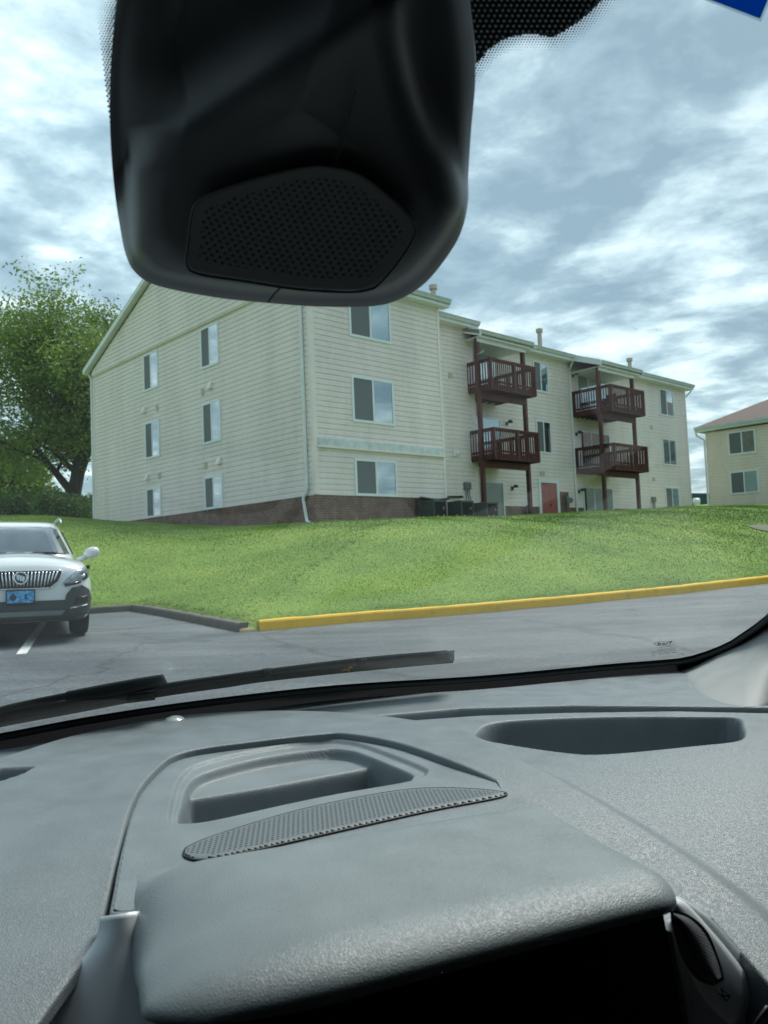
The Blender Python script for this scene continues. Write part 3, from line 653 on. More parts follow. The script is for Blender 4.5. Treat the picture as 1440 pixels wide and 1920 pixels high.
# ------------------------------------------------------------------ trees and bushes
def leaf_mat(name, c0, c1, c2):
    mt, t, b = newmat(name); ge = N(t, 'ShaderNodeNewGeometry')
    L(t, ramp(t, ge.outputs['Random Per Island'], [(0, c0), (.5, c1), (1, c2)]), b.inputs['Base Color'])
    b.inputs['Roughness'].default_value = .5; b.inputs['Specular IOR Level'].default_value = .3
    o = t.nodes['Material Output']; tr = N(t, 'ShaderNodeBsdfTranslucent'); L(t, ramp(t, ge.outputs['Random Per Island'], [(0, c0), (.5, c1), (1, c2)]), tr.inputs[0])
    ms = N(t, 'ShaderNodeMixShader'); ms.inputs[0].default_value = .35; L(t, b.outputs[0], ms.inputs[1]); L(t, tr.outputs[0], ms.inputs[2]); L(t, ms.outputs[0], o.inputs[0]); return mt
M_LEAF = leaf_mat('tree_leaves', (.10, .17, .035), (.16, .255, .05), (.25, .36, .075)); M_LEAFD = leaf_mat('hedge_leaves', (.035, .08, .025), (.065, .135, .035), (.11, .20, .045))
M_BARK = pmat('bark', (.03, .026, .022), .9, noise=.4, nscale=6, bump=.6, bscale=10, bdist=.03)
def leaves(P, size, name, mat, parent):
    n = len(P); A = rng.normal(size=(n, 3)); A /= np.linalg.norm(A, axis=1)[:, None]; B = rng.normal(size=(n, 3)); B -= A*(A*B).sum(1)[:, None]; B /= np.linalg.norm(B, axis=1)[:, None]
    s = size*(.6+.8*rng.random(n))[:, None]; V = np.stack([P-A*s, P-B*s*.45, P+A*s, P+B*s*.45], 1).reshape(-1, 3)
    return raw_mesh(name, V, np.arange(4*n).reshape(-1, 4), mat, parent, smooth=False)
def tree(name, base, H, Rr, label, nl, size, seed=1, group=None, spread=1.0, dome=None):
    rnd = random.Random(seed); t = empty(name, base, label, 'tree', group); g = MB(); tips = []
    def branch(p, d, ln, r, lvl):
        pts = [p.copy()]; rs = [r]; n = 5
        for i in range(n):
            d = d+np.array([rnd.gauss(0, .13), rnd.gauss(0, .13), .07]); d /= np.linalg.norm(d); p = p+d*ln/n; pts.append(p.copy()); rs.append(r*(1-.5*(i+1)/n))
            if lvl >= 1 and i >= 1:
                tips.append((p.copy(), ln*.42 if lvl < 3 else ln*.5, lvl))
            if lvl < 4 and i >= (1 if lvl else 2):
                k = 2 if lvl == 0 else 1
                for _ in range(k):
                    a = rnd.random()*6.283; sd_ = np.array([math.cos(a), math.sin(a), 0]); nd = d*.75+sd_*(.75*spread)+np.array([0, 0, .12]); nd /= np.linalg.norm(nd)
                    branch(p, nd, ln*rnd.uniform(.55, .8), rs[-1]*.6, lvl+1)
        g.tube(pts, rs, 6 if lvl > 1 else 9, cap=False)
    branch(np.array([0, 0, -.5]), np.array([0., 0, 1]), H*.36, H*.028, 0)
    g.build('trunk', M_BARK, t, smooth=True)
    pts = []; tp = [x for x in tips if x[2] >= 2]; w = np.array([x[1] for x in tp])
    ch = rng.choice(len(tp), nl, p=w/w.sum())
    C0 = np.array([x[0] for x in tp])[ch]; S = np.array([x[1] for x in tp])[ch][:, None]
    P = C0+rng.normal(size=(nl, 3))*S*.32
    if dome:
        cx, cz, rx, rz_, k = dome; nk = 260; q = rng.normal(size=(nk, 3)); q /= np.linalg.norm(q, axis=1)[:, None]; q *= (.55+.45*rng.random(nk)**.6)[:, None]; cc = np.stack([cx+q[:, 0]*rx, q[:, 1]*rx*.8, cz+q[:, 2]*rz_], -1)
        m_ = int(nl*k); wh = rng.integers(0, nk, m_); P2 = cc[wh]+rng.normal(size=(m_, 3))*(.35+.35*rng.random(nk))[wh][:, None]*np.array([1.1, 1.1, .7]); P = np.concatenate([P[:nl-m_], P2])
    leaves(P, size, 'crown', M_LEAF, t); return t
# big tree at the left
def world_at(px, py, d): return tuple(float(c) for c in ray(px, py)*d)
def ground_xy(px, d):
    r = ray(px, 980)*d; z = float(zlawn(np.array([r[0]]), np.array([r[1]]))[0][0]); return (float(r[0]), float(r[1]), z)
MT = tree('maple_tree', ground_xy(124, 47), 18.2, 6, 'tall spreading green tree rising behind the hedge left of the building', 72000, .10, seed=21, spread=1.4, dome=(-.8, 10.0, 5.2, 5.2, .5)); MT.scale = (1.25, 1.1, 1.0)
tree('background_tree', ground_xy(-20, 62), 13, 6, 'darker tree further back at the left edge of the photo', 22000, .16, seed=9)
tree('background_tree', ground_xy(60, 75), 9, 6, 'low distant tree seen through the gap under the tall tree', 14000, .18, seed=12, spread=1.4)
tree('background_tree', ground_xy(170, 80), 9, 6, 'low distant tree just left of the building end wall', 14000, .18, seed=14, spread=1.4)
def bush(px, d, rx, ry, rz_, label, n, seed):
    b = ground_xy(px, d); t = empty('bush', b, label, 'bush', 'rounded bushes by the end wall'); rs = np.random.default_rng(seed)
    q = rs.normal(size=(n, 3)); q /= np.linalg.norm(q, axis=1)[:, None]; rad = (.72+.3*rs.random(n))[:, None]
    bump = 1+.10*np.sin(q[:, :1]*5+seed)+.08*np.sin(q[:, 1:2]*7)+.07*np.cos(q[:, 2:]*9+q[:, :1]*6)
    P = q*rad*bump*np.array([rx, ry, rz_])+np.array([0, 0, rz_*.75]); P = P[P[:, 2] > 0]
    leaves(P, .075, 'foliage', M_LEAFD, t)
    g = MB(); K = 14
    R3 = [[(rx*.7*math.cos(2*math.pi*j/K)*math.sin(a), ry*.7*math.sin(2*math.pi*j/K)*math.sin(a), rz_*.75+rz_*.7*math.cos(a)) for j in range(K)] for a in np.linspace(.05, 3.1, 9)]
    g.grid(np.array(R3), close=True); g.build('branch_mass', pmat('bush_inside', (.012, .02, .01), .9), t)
bush(36, 40, 1.9, 1.3, 1.3, 'rounded dark green bush above the roof of the white car', 9000, 2)
bush(112, 39, 1.6, 1.3, 1.42, 'largest rounded bush in front of the tree trunk', 9000, 3)
bush(160, 40.5, .95, 1.0, 1.15, 'small rounded bush touching the building end wall', 5000, 4)
c = ground_xy(88, 37.5)
g = MB(); g.tube([c, (c[0], c[1], c[2]+.5)], .03, 8); g.obox((c[0]-.02, c[1], c[2]+.62), (.16, 0, .1), (0, .1, 0), (-.05, 0, .09)); tag(g.build('yard_light', M_WHITEP), 'small white box on a stake between two bushes', 'yard box')
# trees behind the viewer, seen only in reflections, are left out
# ------------------------------------------------------------------ white car
M_PAINT = pmat('white_car_paint', (.62, .65, .67), .2, coat=1.0, noise=.03, nscale=2); M_CLAD = pmat('grey_cladding', (.035, .042, .045), .6)
M_TYRE = pmat('tyre', (.012, .012, .013), .85); M_RIM = pmat('rim_alloy', (.35, .37, .38), .3, metal=.8); M_CHROME = pmat('chrome', (.75, .78, .8), .12, metal=1)
M_BLACK = pmat('gloss_black', (.01, .012, .014), .25); M_CGLASS = glass_mat('car_glass', (.25, .34, .33), base=.30, ior=1.6); M_SILV = pmat('silver_trim', (.40, .44, .46), .35, metal=.6)
CAR = bpy.data.objects.new('parked_car', None); scene.collection.objects.link(CAR)
tag(CAR, 'white compact crossover parked facing us beside the left kerb', 'car')
# sections along y (front = -y local), each (y, halfwidth, z_bottom, z_shoulder, crown)
SEC = [(-2.14, .50, .42, .80, .02), (-2.125, .62, .33, .87, .03), (-2.09, .71, .27, .92, .04), (-2.02, .79, .235, .955, .05), (-1.90, .845, .22, .985, .06), (-1.75, .872, .22, 1.005, .07), (-1.45, .885, .23, 1.03, .08), (-1.0, .888, .24, 1.045, .09), (-.5, .888, .24, 1.06, .05), (.4, .888, .24, 1.07, .03), (1.4, .885, .26, 1.09, .03), (1.9, .86, .3, 1.10, .03), (2.1, .8, .4, 1.08, .02)]
def section(y, w, zb, zs, cr_):
    h = zs-zb; pts = []
    # from bottom centre out, up the side, to the top centre
    prof = [(0, 0), (.6, 0), (.88, .015), (.965, .08), (.995, .25), (1.0, .45), (.995, .62), (.97, .78), (.935, .88), (.87, .96), (.74, 1.0), (.5, 1.0+.6*cr_/h), (.25, 1.0+.9*cr_/h), (0, 1.0+cr_/h)]
    for a, b in prof: pts.append((a*w, y+ (0), zb+b*h))
    return pts
rings = []
for s in SEC:
    h = section(*s); rings.append(h+[(-p[0], p[1], p[2]) for p in h[-2:0:-1]])
# curve the nose in plan
A = np.array(rings); A[:, :, 1] += .0
g = MB(); g.grid(A, close=True); g.quad(list(A[0])); g.quad(list(A[-1])[::-1])
BODY = g.build('body', M_PAINT, CAR, smooth=True, weld=True, sub=2)
# greenhouse
GH = [(1.02, .80, -1.05, 2.0), (1.10, .775, -.98, 1.98), (1.25, .72, -.72, 1.92), (1.42, .655, -.42, 1.8), (1.55, .60, -.18, 1.6), (1.615, .55, .05, 1.4), (1.64, .46, .25, 1.2)]
def loop(z, w, yf, yb, k=20):
    out = []
    for i in range(k):
        a = 2*math.pi*(i+.5)/k; c, s = math.cos(a), math.sin(a); e = .38
        x = w*math.copysign(abs(c)**e, c); yy = (yf+yb)/2+(yb-yf)/2*math.copysign(abs(s)**e, s); yy += (.10*(x/w)**2 if s < 0 else 0); out.append((x, yy, z))
    return out
A = np.array([loop(*s) for s in GH]); g = MB(); g.grid(A, close=True); g.quad(list(A[-1]))
g.build('cabin_roof', M_PAINT, CAR, smooth=True, weld=True, sub=2)
bpy.context.view_layer.update(); dg = bpy.context.evaluated_depsgraph_get()
def bvh(*obs):
    vs_, fs = [], []
    for o in obs:
        e = o.evaluated_get(dg); me = e.to_mesh(); off = len(vs_); M_ = o.matrix_world
        vs_ += [M_ @ v.co for v in me.vertices]; fs += [tuple(i+off for i in p.vertices) for p in me.polygons]; e.to_mesh_clear()
    return BVHTree.FromPolygons(vs_, fs)
bt = bvh(*[o for o in CAR.children])
def fy(x, z, d=0.0):
    h = bt.ray_cast(Vector((x, -5, z)), Vector((0, 1, 0)))
    return (h[0].y if h[0] else -1.6)-d
def patch(poly, mat, name, parent, off=.012, n=14, m_=14, mirror=False, smooth=True, yfun=None):
    """row-convex polygon in (x,z) wrapped on the car front"""
    yfun = yfun or fy; zs = [p[1] for p in poly]; z0, z1 = min(zs), max(zs)
    for sgn in ((1, -1) if mirror else (1,)):
        rows = []
        for i in range(n+1):
            z = z0+(z1-z0)*(i+.001)/(n+.002); xs_ = []
            for (x1, a), (x2, b) in zip(poly, poly[1:]+poly[:1]):
                if (a-z)*(b-z) <= 0 and a != b: xs_.append(x1+(x2-x1)*(z-a)/(b-a))
            if len(xs_) < 2: continue
            xa, xb = min(xs_), max(xs_); rows.append([((xa+(xb-xa)*j/m_)*sgn, yfun((xa+(xb-xa)*j/m_)*sgn, z, off), z) for j in range(m_+1)])
        front = np.array(rows); back = front+np.array([0, off+.03, 0]); g = MB(); g.grid(front)
        edge_f = list(front[0])+list(front[1:, -1])+list(front[-1, ::-1][1:])+list(front[::-1, 0][1:-1]); edge_b = [p+np.array([0, off+.03, 0]) for p in edge_f]
        g.grid(np.array([edge_f, edge_b]), close=True); o = g.build(name, mat, parent, smooth=False)
    return o
patch([(-.74, .24), (.74, .24), (.80, .34), (.845, .44), (.78, .50), (.5, .47), (-.5, .47), (-.78, .50), (-.845, .44), (-.80, .34)], M_CLAD, 'lower_bumper', CAR, .014, 10, 40)
patch([(.50, .44), (.56, .30), (.82, .30), (.86, .50), (.82, .62), (.72, .68), (.60, .655), (.53, .57)], M_CLAD, 'fog_lamp_surround', CAR, .03, 14, 12, True)
patch([(.62, .45), (.80, .47), (.79, .55), (.66, .54)], M_BLACK, 'fog_lamp', CAR, .04, 5, 5, True)
patch([(.57, .385), (.80, .42), (.80, .435), (.58, .405)], M_SILV, 'bumper_accent', CAR, .045, 3, 8, True)
patch([(-.47, .31), (.47, .31), (.52, .37), (-.52, .37)], M_GREYM, 'skid_plate', CAR, .035, 4, 20)
GP = [(-.34, .66), (.34, .66), (.43, .74), (.475, .84), (.46, .87), (-.46, .87), (-.475, .84), (-.43, .74)]
patch(GP, M_BLACK, 'grille', CAR, .006, 12, 30)
for k in range(-10, 11):
    x = k*.0425
    if abs(x) < .075: 
        zt_b = .665
    zb_ = .675+max(0, abs(x)-.3)*.55; zt2 = .862
    g = MB(); pts = [(x*(.9+.1*(z-zb_)/(zt2-zb_)), fy(x, z, .022+.008*math.sin((z-zb_)/(zt2-zb_)*3.14)), z) for z in np.linspace(zb_, zt2, 7)]
    g.tube(pts, [.006, .009, .010, .010, .010, .009, .006], 6); g.build('grille_bar', M_CHROME, CAR, smooth=True)
g = MB(); ring = [(.472*math.sin(a)*(1 if True else 1), 0, 0) for a in (0,)]
out = [(-.46, .875), (.46, .875), (.482, .845), (.435, .735), (.34, .653), (-.34, .653), (-.435, .735), (-.482, .845), (-.46, .875)]
g = MB(); pts = []
for (a, b), (c, d) in zip(out[:-1], out[1:]):
    for k in range(8): x = a+(c-a)*k/8; z = b+(d-b)*k/8; pts.append((x, fy(x, z, .015), z))
g.tube(pts+[pts[0]], .008, 6, cap=False); g.build('grille_surround', M_CHROME, CAR, smooth=True)
# round crest with three shields
y0 = fy(0, .79, .04); g = MB(); g.tube([(.072*math.cos(a), y0-.01, .785+.072*math.sin(a)) for a in np.linspace(0, 6.283, 25)], .009, 6, cap=False)
for k in (-1, 0, 1):
    cx, cz = k*.027, .785-k*.010
    g.quad([(cx-.020, y0-.014, cz+.035), (cx+.020, y0-.014, cz+.03), (cx+.020, y0-.014, cz-.01), (cx, y0-.014, cz-.042), (cx-.020, y0-.014, cz-.008)])
bd = g.build('emblem', M_CHROME, CAR); g = MB(); g.tube([(0, y0+.005, .785), (0, y0-.004, .785)], .068, 20); g.build('emblem_back', M_BLACK, bd)
# headlamps
HP = [(.485, .70), (.50, .735), (.62, .845), (.80, .93), (.855, .945), (.862, .86), (.835, .79), (.76, .745), (.60, .705)]
M_LAMPIN = pmat('lamp_reflector', (.33, .36, .38), .25, metal=.5); M_AMBER = pmat('amber_lens', (.45, .10, .05), .3); M_LENS = glass_mat('lamp_lens', (.88, .93, .94), base=.12)
for s in (1, -1):
    P_ = [(x*s, z) for x, z in HP]
    hl = patch(P_, M_LAMPIN, 'headlamp', CAR, .014, 12, 14); patch([(x*s, z) for x, z in [(.50, .695), (.52, .665), (.70, .70), (.72, .725), (.60, .703)]], M_BLACK, 'lamp_recess', hl, .02, 4, 8)
    x = .735*s; y = fy(x, .795, .02); g = MB(); g.tube([(x, y+.01, .795), (x, y-.015, .795)], [.055, .045], 16); g.build('projector', M_BLACK, hl, smooth=True)
    g = MB(); g.tube([(x, y-.012, .795), (x, y-.028, .795)], [.036, .018], 14); g.build('projector_lens', M_CHROME, hl, smooth=True)
    patch([(xx*s, z) for xx, z in [(.56, .755), (.66, .85), (.80, .915), (.80, .90), (.68, .835), (.58, .75)]], M_FRAME, 'daytime_strip', hl, .026, 6, 4)
    patch([(xx*s, z) for xx, z in [(.83, .80), (.845, .93), (.862, .93), (.862, .83)]], M_AMBER, 'indicator', hl, .02, 6, 3)
    patch([(x_*s, z) for x_, z in HP], M_LENS, 'lens', hl, .032, 12, 14)
# plate: generic blue and white
M_PLB = pmat('plate_blue', (.08, .30, .55), .4, noise=.8, nscale=22); M_PLD = pmat('plate_dark', (.03, .05, .1), .4)
y = fy(0, .56, .05); g = MB(); g.obox((0, y+.01, .555), (.165, 0, 0), (0, .01, 0), (0, 0, .085)); pl_ = g.build('number_plate', M_BLACK, CAR)
g = MB(); g.obox((0, y-.003, .555), (.152, 0, 0), (0, .003, 0), (0, 0, .073)); g.build('plate_face', M_PLB, pl_)
g = MB(); g.tube([(-.085, y-.009, .55), (-.085, y-.006, .55)], .04, 14); g.obox((.06, y-.008, .56), (.012, 0, 0), (0, .002, 0), (0, 0, .03)); g.build('plate_mark', M_PLD, pl_)
# windscreen, laid just off the cabin
def wsy(x, z, d=0.0):
    h = bt.ray_cast(Vector((x, -3, z+.0)), Vector((0, 1, 0))); return (h[0].y if h[0] else -.5)-d
WS = [(-.66, 1.12), (.66, 1.12), (.60, 1.28), (.52, 1.50), (.44, 1.535), (-.44, 1.535), (-.52, 1.50), (-.60, 1.28)]
ws_in = patch([(x*1.03, z if abs(z-1.12) > .01 else 1.105) for x, z in WS], M_BLACK, 'windscreen_surround', CAR, .010, 16, 20, yfun=wsy)
M_CWS = pmat('windscreen_dark', (.03, .045, .05), .0, spec=1.0, coat=.8)
patch(WS, M_CGLASS, 'windscreen', CAR, .018, 16, 20, yfun=wsy)
g = MB(); g.tube([(-.3, wsy(-.3, 1.12, .04), 1.12), (.1, wsy(.1, 1.14, .04), 1.135), (.5, wsy(.5, 1.13, .04), 1.13)], .009, 6); g.build('wiper', M_BLACK, CAR)
# mirrors, rails, side glass
for s in (1, -1):
    g = MB(); c = np.array([.985*s, -.62, 1.13]); th = np.linspace(0, math.pi, 7); R3 = []
    for a in th: R3.append([(c[0]+.115*math.sin(a)**.6*math.cos(b)*1.0+.02*s*math.cos(b)*0, c[1]-.10*math.cos(a), c[2]+.085*math.sin(a)**.6*math.sin(b)+(.015*s*math.cos(b))) for b in np.linspace(0, 6.283, 14, endpoint=False)])
    g.grid(np.array(R3), close=True); mi = g.build('wing_mirror', M_PAINT, CAR, smooth=True, weld=True); g = MB(); g.tube([(.78*s, -.6, 1.02), (.84*s, -.6, 1.03), (.93*s, -.6, 1.08)], [.04, .035, .035], 8); g.build('mirror_arm', M_PAINT, mi, smooth=True)
    g = MB(); g.tube([(.60*s, -.1, 1.585), (.60*s, .1, 1.655), (.60*s, .4, 1.68), (.60*s, 1.2, 1.68), (.58*s, 1.5, 1.62)], .018, 8); g.build('roof_rail', M_SILV, CAR, smooth=True)
    g = MB(); g.quad([(.758*s, -.30, 1.12), (.765*s, 1.5, 1.12), (.635*s, 1.3, 1.48), (.628*s, .15, 1.48)]); g.build('side_window', M_BLACK, CAR)
# wheels
for s in (1, -1):
    for y in (-1.28, 1.28):
        ri = []; 
        for r_, dx in ((.19, .0), (.215, .085), (.30, .11), (.325, .10), (.34, .07), (.34, -.07), (.325, -.1), (.30, -.11), (.2, -.09)): ri.append([(.75*s+dx*s, y+r_*math.cos(a), .34+r_*math.sin(a)) for a in np.linspace(0, 6.283, 28, endpoint=False)])
        g = MB(); g.grid(np.array(ri), close=True); wh = g.build('wheel', M_TYRE, CAR, smooth=True)
        g = MB(); g.tube([(.80*s, y, .34), (.76*s, y, .34)], .21, 24)
        for k in range(5): a = k*1.2566; g.obox((.815*s, y+.1*math.cos(a), .34+.1*math.sin(a)), (.012, 0, 0), (0, .1*math.cos(a), .1*math.sin(a)), (0, -.02*math.sin(a), .02*math.cos(a)))
        g.build('rim', M_RIM, wh)
g = MB(); g.ubox  # noqa
g = MB(); g.obox((0, 0, .27), (.74, 0, 0), (0, 1.95, 0), (0, 0, .05)); g.build('underbody', M_TYRE, CAR)
pc = ray(29, 1100)*11.8
CAR.rotation_euler = (0, R_(1.1), R_(26.0))
pc[2] = float(zlot(pc[0], pc[1]))-.03; CAR.location = pc
# ------------------------------------------------------------------ the car we sit in
RT = np.array([.9397, .342]); FD = np.array([-.342, .9397])
def rf(p): return p[..., 0]*RT[0]+p[..., 1]*RT[1], p[..., 0]*FD[0]+p[..., 1]*FD[1]
def CW(r, f, z): return (r*RT[0]+f*FD[0], r*RT[1]+f*FD[1], z)
OWN = bpy.data.objects.new('car_interior', None); scene.collection.objects.link(OWN)
tag(OWN, 'dark grey car interior we look out of, with dashboard, windscreen and overhead sensor housing', 'car')
def rays(PX): PX = np.asarray(PX, float); return ax_f+ax_r*((PX[..., 0:1]-720)/F)+ax_u*((960-PX[..., 1:2])/F)
def fb(r): return .985-.25*(r-.35)**2
def glass_t(PX):
    d = rays(PX); lo = np.full(d.shape[:-1], .05); hi = np.full(d.shape[:-1], 3.0)
    for _ in range(45):
        m_ = (lo+hi)/2; p = d*m_[..., None]; r, f = rf(p); g_ = f+(p[..., 2]+.17)*1.6-fb(r); hi = np.where(g_ > 0, m_, hi); lo = np.where(g_ > 0, lo, m_)
    return (lo+hi)/2
def on_glass(PX, off=0.): PX = np.asarray(PX, float); return rays(PX)*(glass_t(PX)+off)[..., None]
def zsheet(r, f): return -.172-.75*np.maximum(0, .62-f)**2
def on_surf(PX, zf):
    d = rays(PX); t = np.full(d.shape[:-1], .5)
    for _ in range(80):
        p = d*t[..., None]; r, f = rf(p); t = .6*t+.4*np.clip(zf(r, f)/np.minimum(d[..., 2], -.02), .05, 3)
    return d*t[..., None]
def dens_poly(P, step=12, closed=True):
    P = [np.asarray(p, float) for p in P]; out = []
    for a, b in (zip(P, P[1:]+P[:1]) if closed else zip(P[:-1], P[1:])):
        n = max(1, int(np.linalg.norm(b-a)/step)); out += [a+(b-a)*k/n for k in range(n)]
    if not closed: out.append(P[-1])
    return np.array(out)
def smooth_poly(P, closed=True, n=6):
    """Catmull-Rom through the points"""
    P = [np.asarray(p, float) for p in P]; N_ = len(P); out = []
    for i in range(N_ if closed else N_-1):
        g_ = lambda k: P[k % N_] if closed else P[min(max(k, 0), N_-1)]
        a, b, c, d = g_(i-1), g_(i), g_(i+1), g_(i+2)
        for k in range(n):
            t = k/n; out.append(.5*((2*b)+(-a+c)*t+(2*a-5*b+4*c-d)*t*t+(-a+3*b-3*c+d)*t**3))
    if not closed: out.append(P[-1])
    return np.array(out)
def pdist(X, Y, PL):
    """distance into closed polygon: + inside"""
    best = np.full(X.shape, 1e9); ins = np.zeros(X.shape, bool); n = len(PL)
    for i in range(n):
        a, b = PL[i], PL[(i+1) % n]; d = b-a; l2 = d@d+1e-18; tt = np.clip(((X-a[0])*d[0]+(Y-a[1])*d[1])/l2, 0, 1)
        q = (X-a[0]-tt*d[0])**2+(Y-a[1]-tt*d[1])**2; best = np.minimum(best, q)
        c = ((a[1] > Y) != (b[1] > Y)) & (X < (b[0]-a[0])*(Y-a[1])/(b[1]-a[1]+1e-18)+a[0]); ins ^= c
    return np.sqrt(best)*np.where(ins, 1, -1)
def nearest_on(X, Y, PL, closed=True):
    best = np.full(X.shape, 1e9); nx_ = X.copy(); ny_ = Y.copy(); n = len(PL)
    for i in range(n if closed else n-1):
        a, b = PL[i], PL[(i+1) % n]; d = b-a; l2 = d@d+1e-18; tt = np.clip(((X-a[0])*d[0]+(Y-a[1])*d[1])/l2, 0, 1)
        qx, qy = a[0]+tt*d[0], a[1]+tt*d[1]; q = (X-qx)**2+(Y-qy)**2; mk = q < best; best = np.where(mk, q, best); nx_ = np.where(mk, qx, nx_); ny_ = np.where(mk, qy, ny_)
    return nx_, ny_
def clip_snap(X, Y, Z, dist, PL, Fq, gap=0.0, closed=True):
    """keep faces touching dist>0 and snap their outer vertices onto the outline"""
    d = dist.ravel(); keepf = (d[Fq] > 0).any(1); Fk = Fq[keepf]; out = np.unique(Fk[d[Fk] <= 0]); x, y = X.ravel().copy(), Y.ravel().copy()
    nx_, ny_ = nearest_on(x[out], y[out], PL, closed); x[out] = nx_; y[out] = ny_; return x, y, Fk
def skirt(name, XYp, zf, side, mat, parent, rad=.0022, deep=.014):
    """small rounded lip turned down along an outline; side=+1 turns to the left of its direction"""
    XYp = np.asarray(XYp); d = np.gradient(XYp, axis=0); d /= np.linalg.norm(d, axis=1)[:, None]+1e-12; n = np.stack([-d[:, 1], d[:, 0]], -1)*side; rows = []
    for a in np.linspace(0, math.pi/2, 6): o = rad*math.sin(a); z = -rad*(1-math.cos(a)); q = XYp+n*o; rows.append(np.stack([q[:, 0], q[:, 1], zf(XYp)+z], -1))
    q = XYp+n*rad; rows.append(np.stack([q[:, 0], q[:, 1], zf(XYp)-deep], -1)); g = MB(); g.grid(np.array(rows)); return g.build(name, mat, parent, smooth=True)
def ldist(X, Y, PL):
    best = np.full(X.shape, 1e9)
    for a, b in zip(PL[:-1], PL[1:]):
        d = b-a; l2 = d@d+1e-18; tt = np.clip(((X-a[0])*d[0]+(Y-a[1])*d[1])/l2, 0, 1); best = np.minimum(best, (X-a[0]-tt*d[0])**2+(Y-a[1]-tt*d[1])**2)
    return np.sqrt(best)
def grain_mat(name, col, rough=.5, amt=.5, scale=900, dist=.00035, spec=.5):
    mt, t, b = newmat(name); tc = N(t, 'ShaderNodeTexCoord')
    n0 = N(t, 'ShaderNodeTexNoise'); n0.inputs['Scale'].default_value = 260; n0.inputs['Detail'].default_value = 3; L(t, tc.outputs['Object'], n0.inputs[0])
    wv = N(t, 'ShaderNodeVectorMath', operation='MULTIPLY_ADD'); L(t, n0.outputs[1], wv.inputs[0]); wv.inputs[1].default_value = (.0022, .0022, .0022); L(t, tc.outputs['Object'], wv.inputs[2])
    v = N(t, 'ShaderNodeTexVoronoi', feature='DISTANCE_TO_EDGE'); v.inputs['Scale'].default_value = scale*.55; L(t, wv.outputs[0], v.inputs[0])
    n = N(t, 'ShaderNodeTexNoise'); n.inputs['Scale'].default_value = scale*1.3; n.inputs['Detail'].default_value = 4; L(t, tc.outputs['Object'], n.inputs[0])
    h = math_n(t, 'ADD', math_n(t, 'MULTIPLY', math_n(t, 'MINIMUM', v.outputs[0], .35), 1.6), math_n(t, 'MULTIPLY', n.outputs[0], .6))
    bp = N(t, 'ShaderNodeBump'); bp.inputs['Strength'].default_value = amt; bp.inputs['Distance'].default_value = dist; L(t, h, bp.inputs['Height']); L(t, bp.outputs[0], b.inputs['Normal'])
    n2 = N(t, 'ShaderNodeTexNoise'); n2.inputs['Scale'].default_value = 35; n2.inputs['Detail'].default_value = 5; L(t, tc.outputs['Object'], n2.inputs[0])
    L(t, ramp(t, n2.outputs[0], [(.3, tuple(c*.93 for c in col)), (.7, tuple(c*1.07 for c in col))]), b.inputs['Base Color'])
    L(t, ramp(t, n2.outputs[0], [(.35, (rough-.04,)*3), (.7, (rough+.06,)*3)]), b.inputs['Roughness']); b.inputs['Specular IOR Level'].default_value = spec
    return mt
M_DASH = grain_mat('dash_plastic', (.140, .165, .178), .40, .8, 1500, .0003); M_HOOD = grain_mat('hood_plastic', (.175, .205, .217), .41, .7, 1500, .0003); M_PANEL = grain_mat('panel_plastic', (.16, .187, .20), .40, .8, 1500, .0003)
M_SATIN = pmat('satin_trim', (.62, .67, .71), .36, metal=.1); M_PILLAR = grain_mat('pillar_trim', (.25, .26, .255), .6, .3, 1400)
M_HOUS = pmat('housing_plastic', (.075, .085, .092), .36, bump=.25, bscale=1500, bdist=.0002); M_BLK = pmat('black_matte', (.004, .005, .005), .6); M_RUB = pmat('wiper_rubber', (.010, .014, .016), .55, noise=.2, nscale=30); M_BAND_ = pmat('frit_black', (.003, .004, .005), .35); M_GLOSS_TUBE = pmat('edge_gloss_tube', (.02, .028, .03), .4)
# ---- dashboard sheet
def zraised(r, f): return zsheet(r, f)+.010
def PXY(poly, zf=zraised, closed=True, sm=True, n=6):
    P = smooth_poly(poly, closed, n) if sm else dens_poly(poly, 20, closed); return on_surf(P, zf)[:, :2]
EDGE = [(-400, 1480), (-200, 1440), (0, 1404), (200, 1372), (312, 1354), (625, 1311), (900, 1291), (1061, 1276), (1275, 1258), (1310, 1290), (1360, 1315), (1420, 1322), (1520, 1310), (1700, 1300)]
E1 = [(190, 1716), (198, 1680), (215, 1600), (245, 1500), (290, 1440), (345, 1408), (480, 1388), (600, 1375), (655, 1374), (750, 1391), (850, 1425), (930, 1460), (995, 1495)]
E1 = [tuple(q_) for q_ in smooth_poly(E1[:-1]+[(985, 1494)], False, 5)]
E2 = [(1100, 1532), (1200, 1585), (1262, 1632), (1285, 1666)]
PITL = [(190, 1716), (184, 1745), (168, 1775), (120, 1838), (60, 1922), (-30, 2060), (-200, 2300)]; PITL = [tuple(q_) for q_ in smooth_poly(PITL, False, 4)]; PITR = [(1285, 1666), (1340, 1722), (1440, 1835), (1500, 1900), (1640, 2060), (1800, 2300)]
gx = np.arange(-420, 1841, 3.6); gy = np.concatenate([np.arange(1236, 1312, .75), np.arange(1312, 1362, .4), np.arange(1362, 1470, .75), np.arange(1470, 1760, 1.5), np.arange(1760, 2200, 3.2)])
PXg = np.stack(np.meshgrid(gx, gy), -1); P0 = on_surf(PXg, zsheet); X, Y, Z = P0[..., 0], P0[..., 1], P0[..., 2].copy()
edge_xy = PXY(EDGE, zsheet, closed=False); de = sdist(X, Y, edge_xy)
pit = PXY(E1[:-5]+[(950, 1500), (955, 1540), (1090, 1650), (1180, 1725), (1270, 1750), (1312, 1722)]+PITR[1:]+PITL[::-1][:-1], sm=False); dpit = pdist(X, Y, pit)
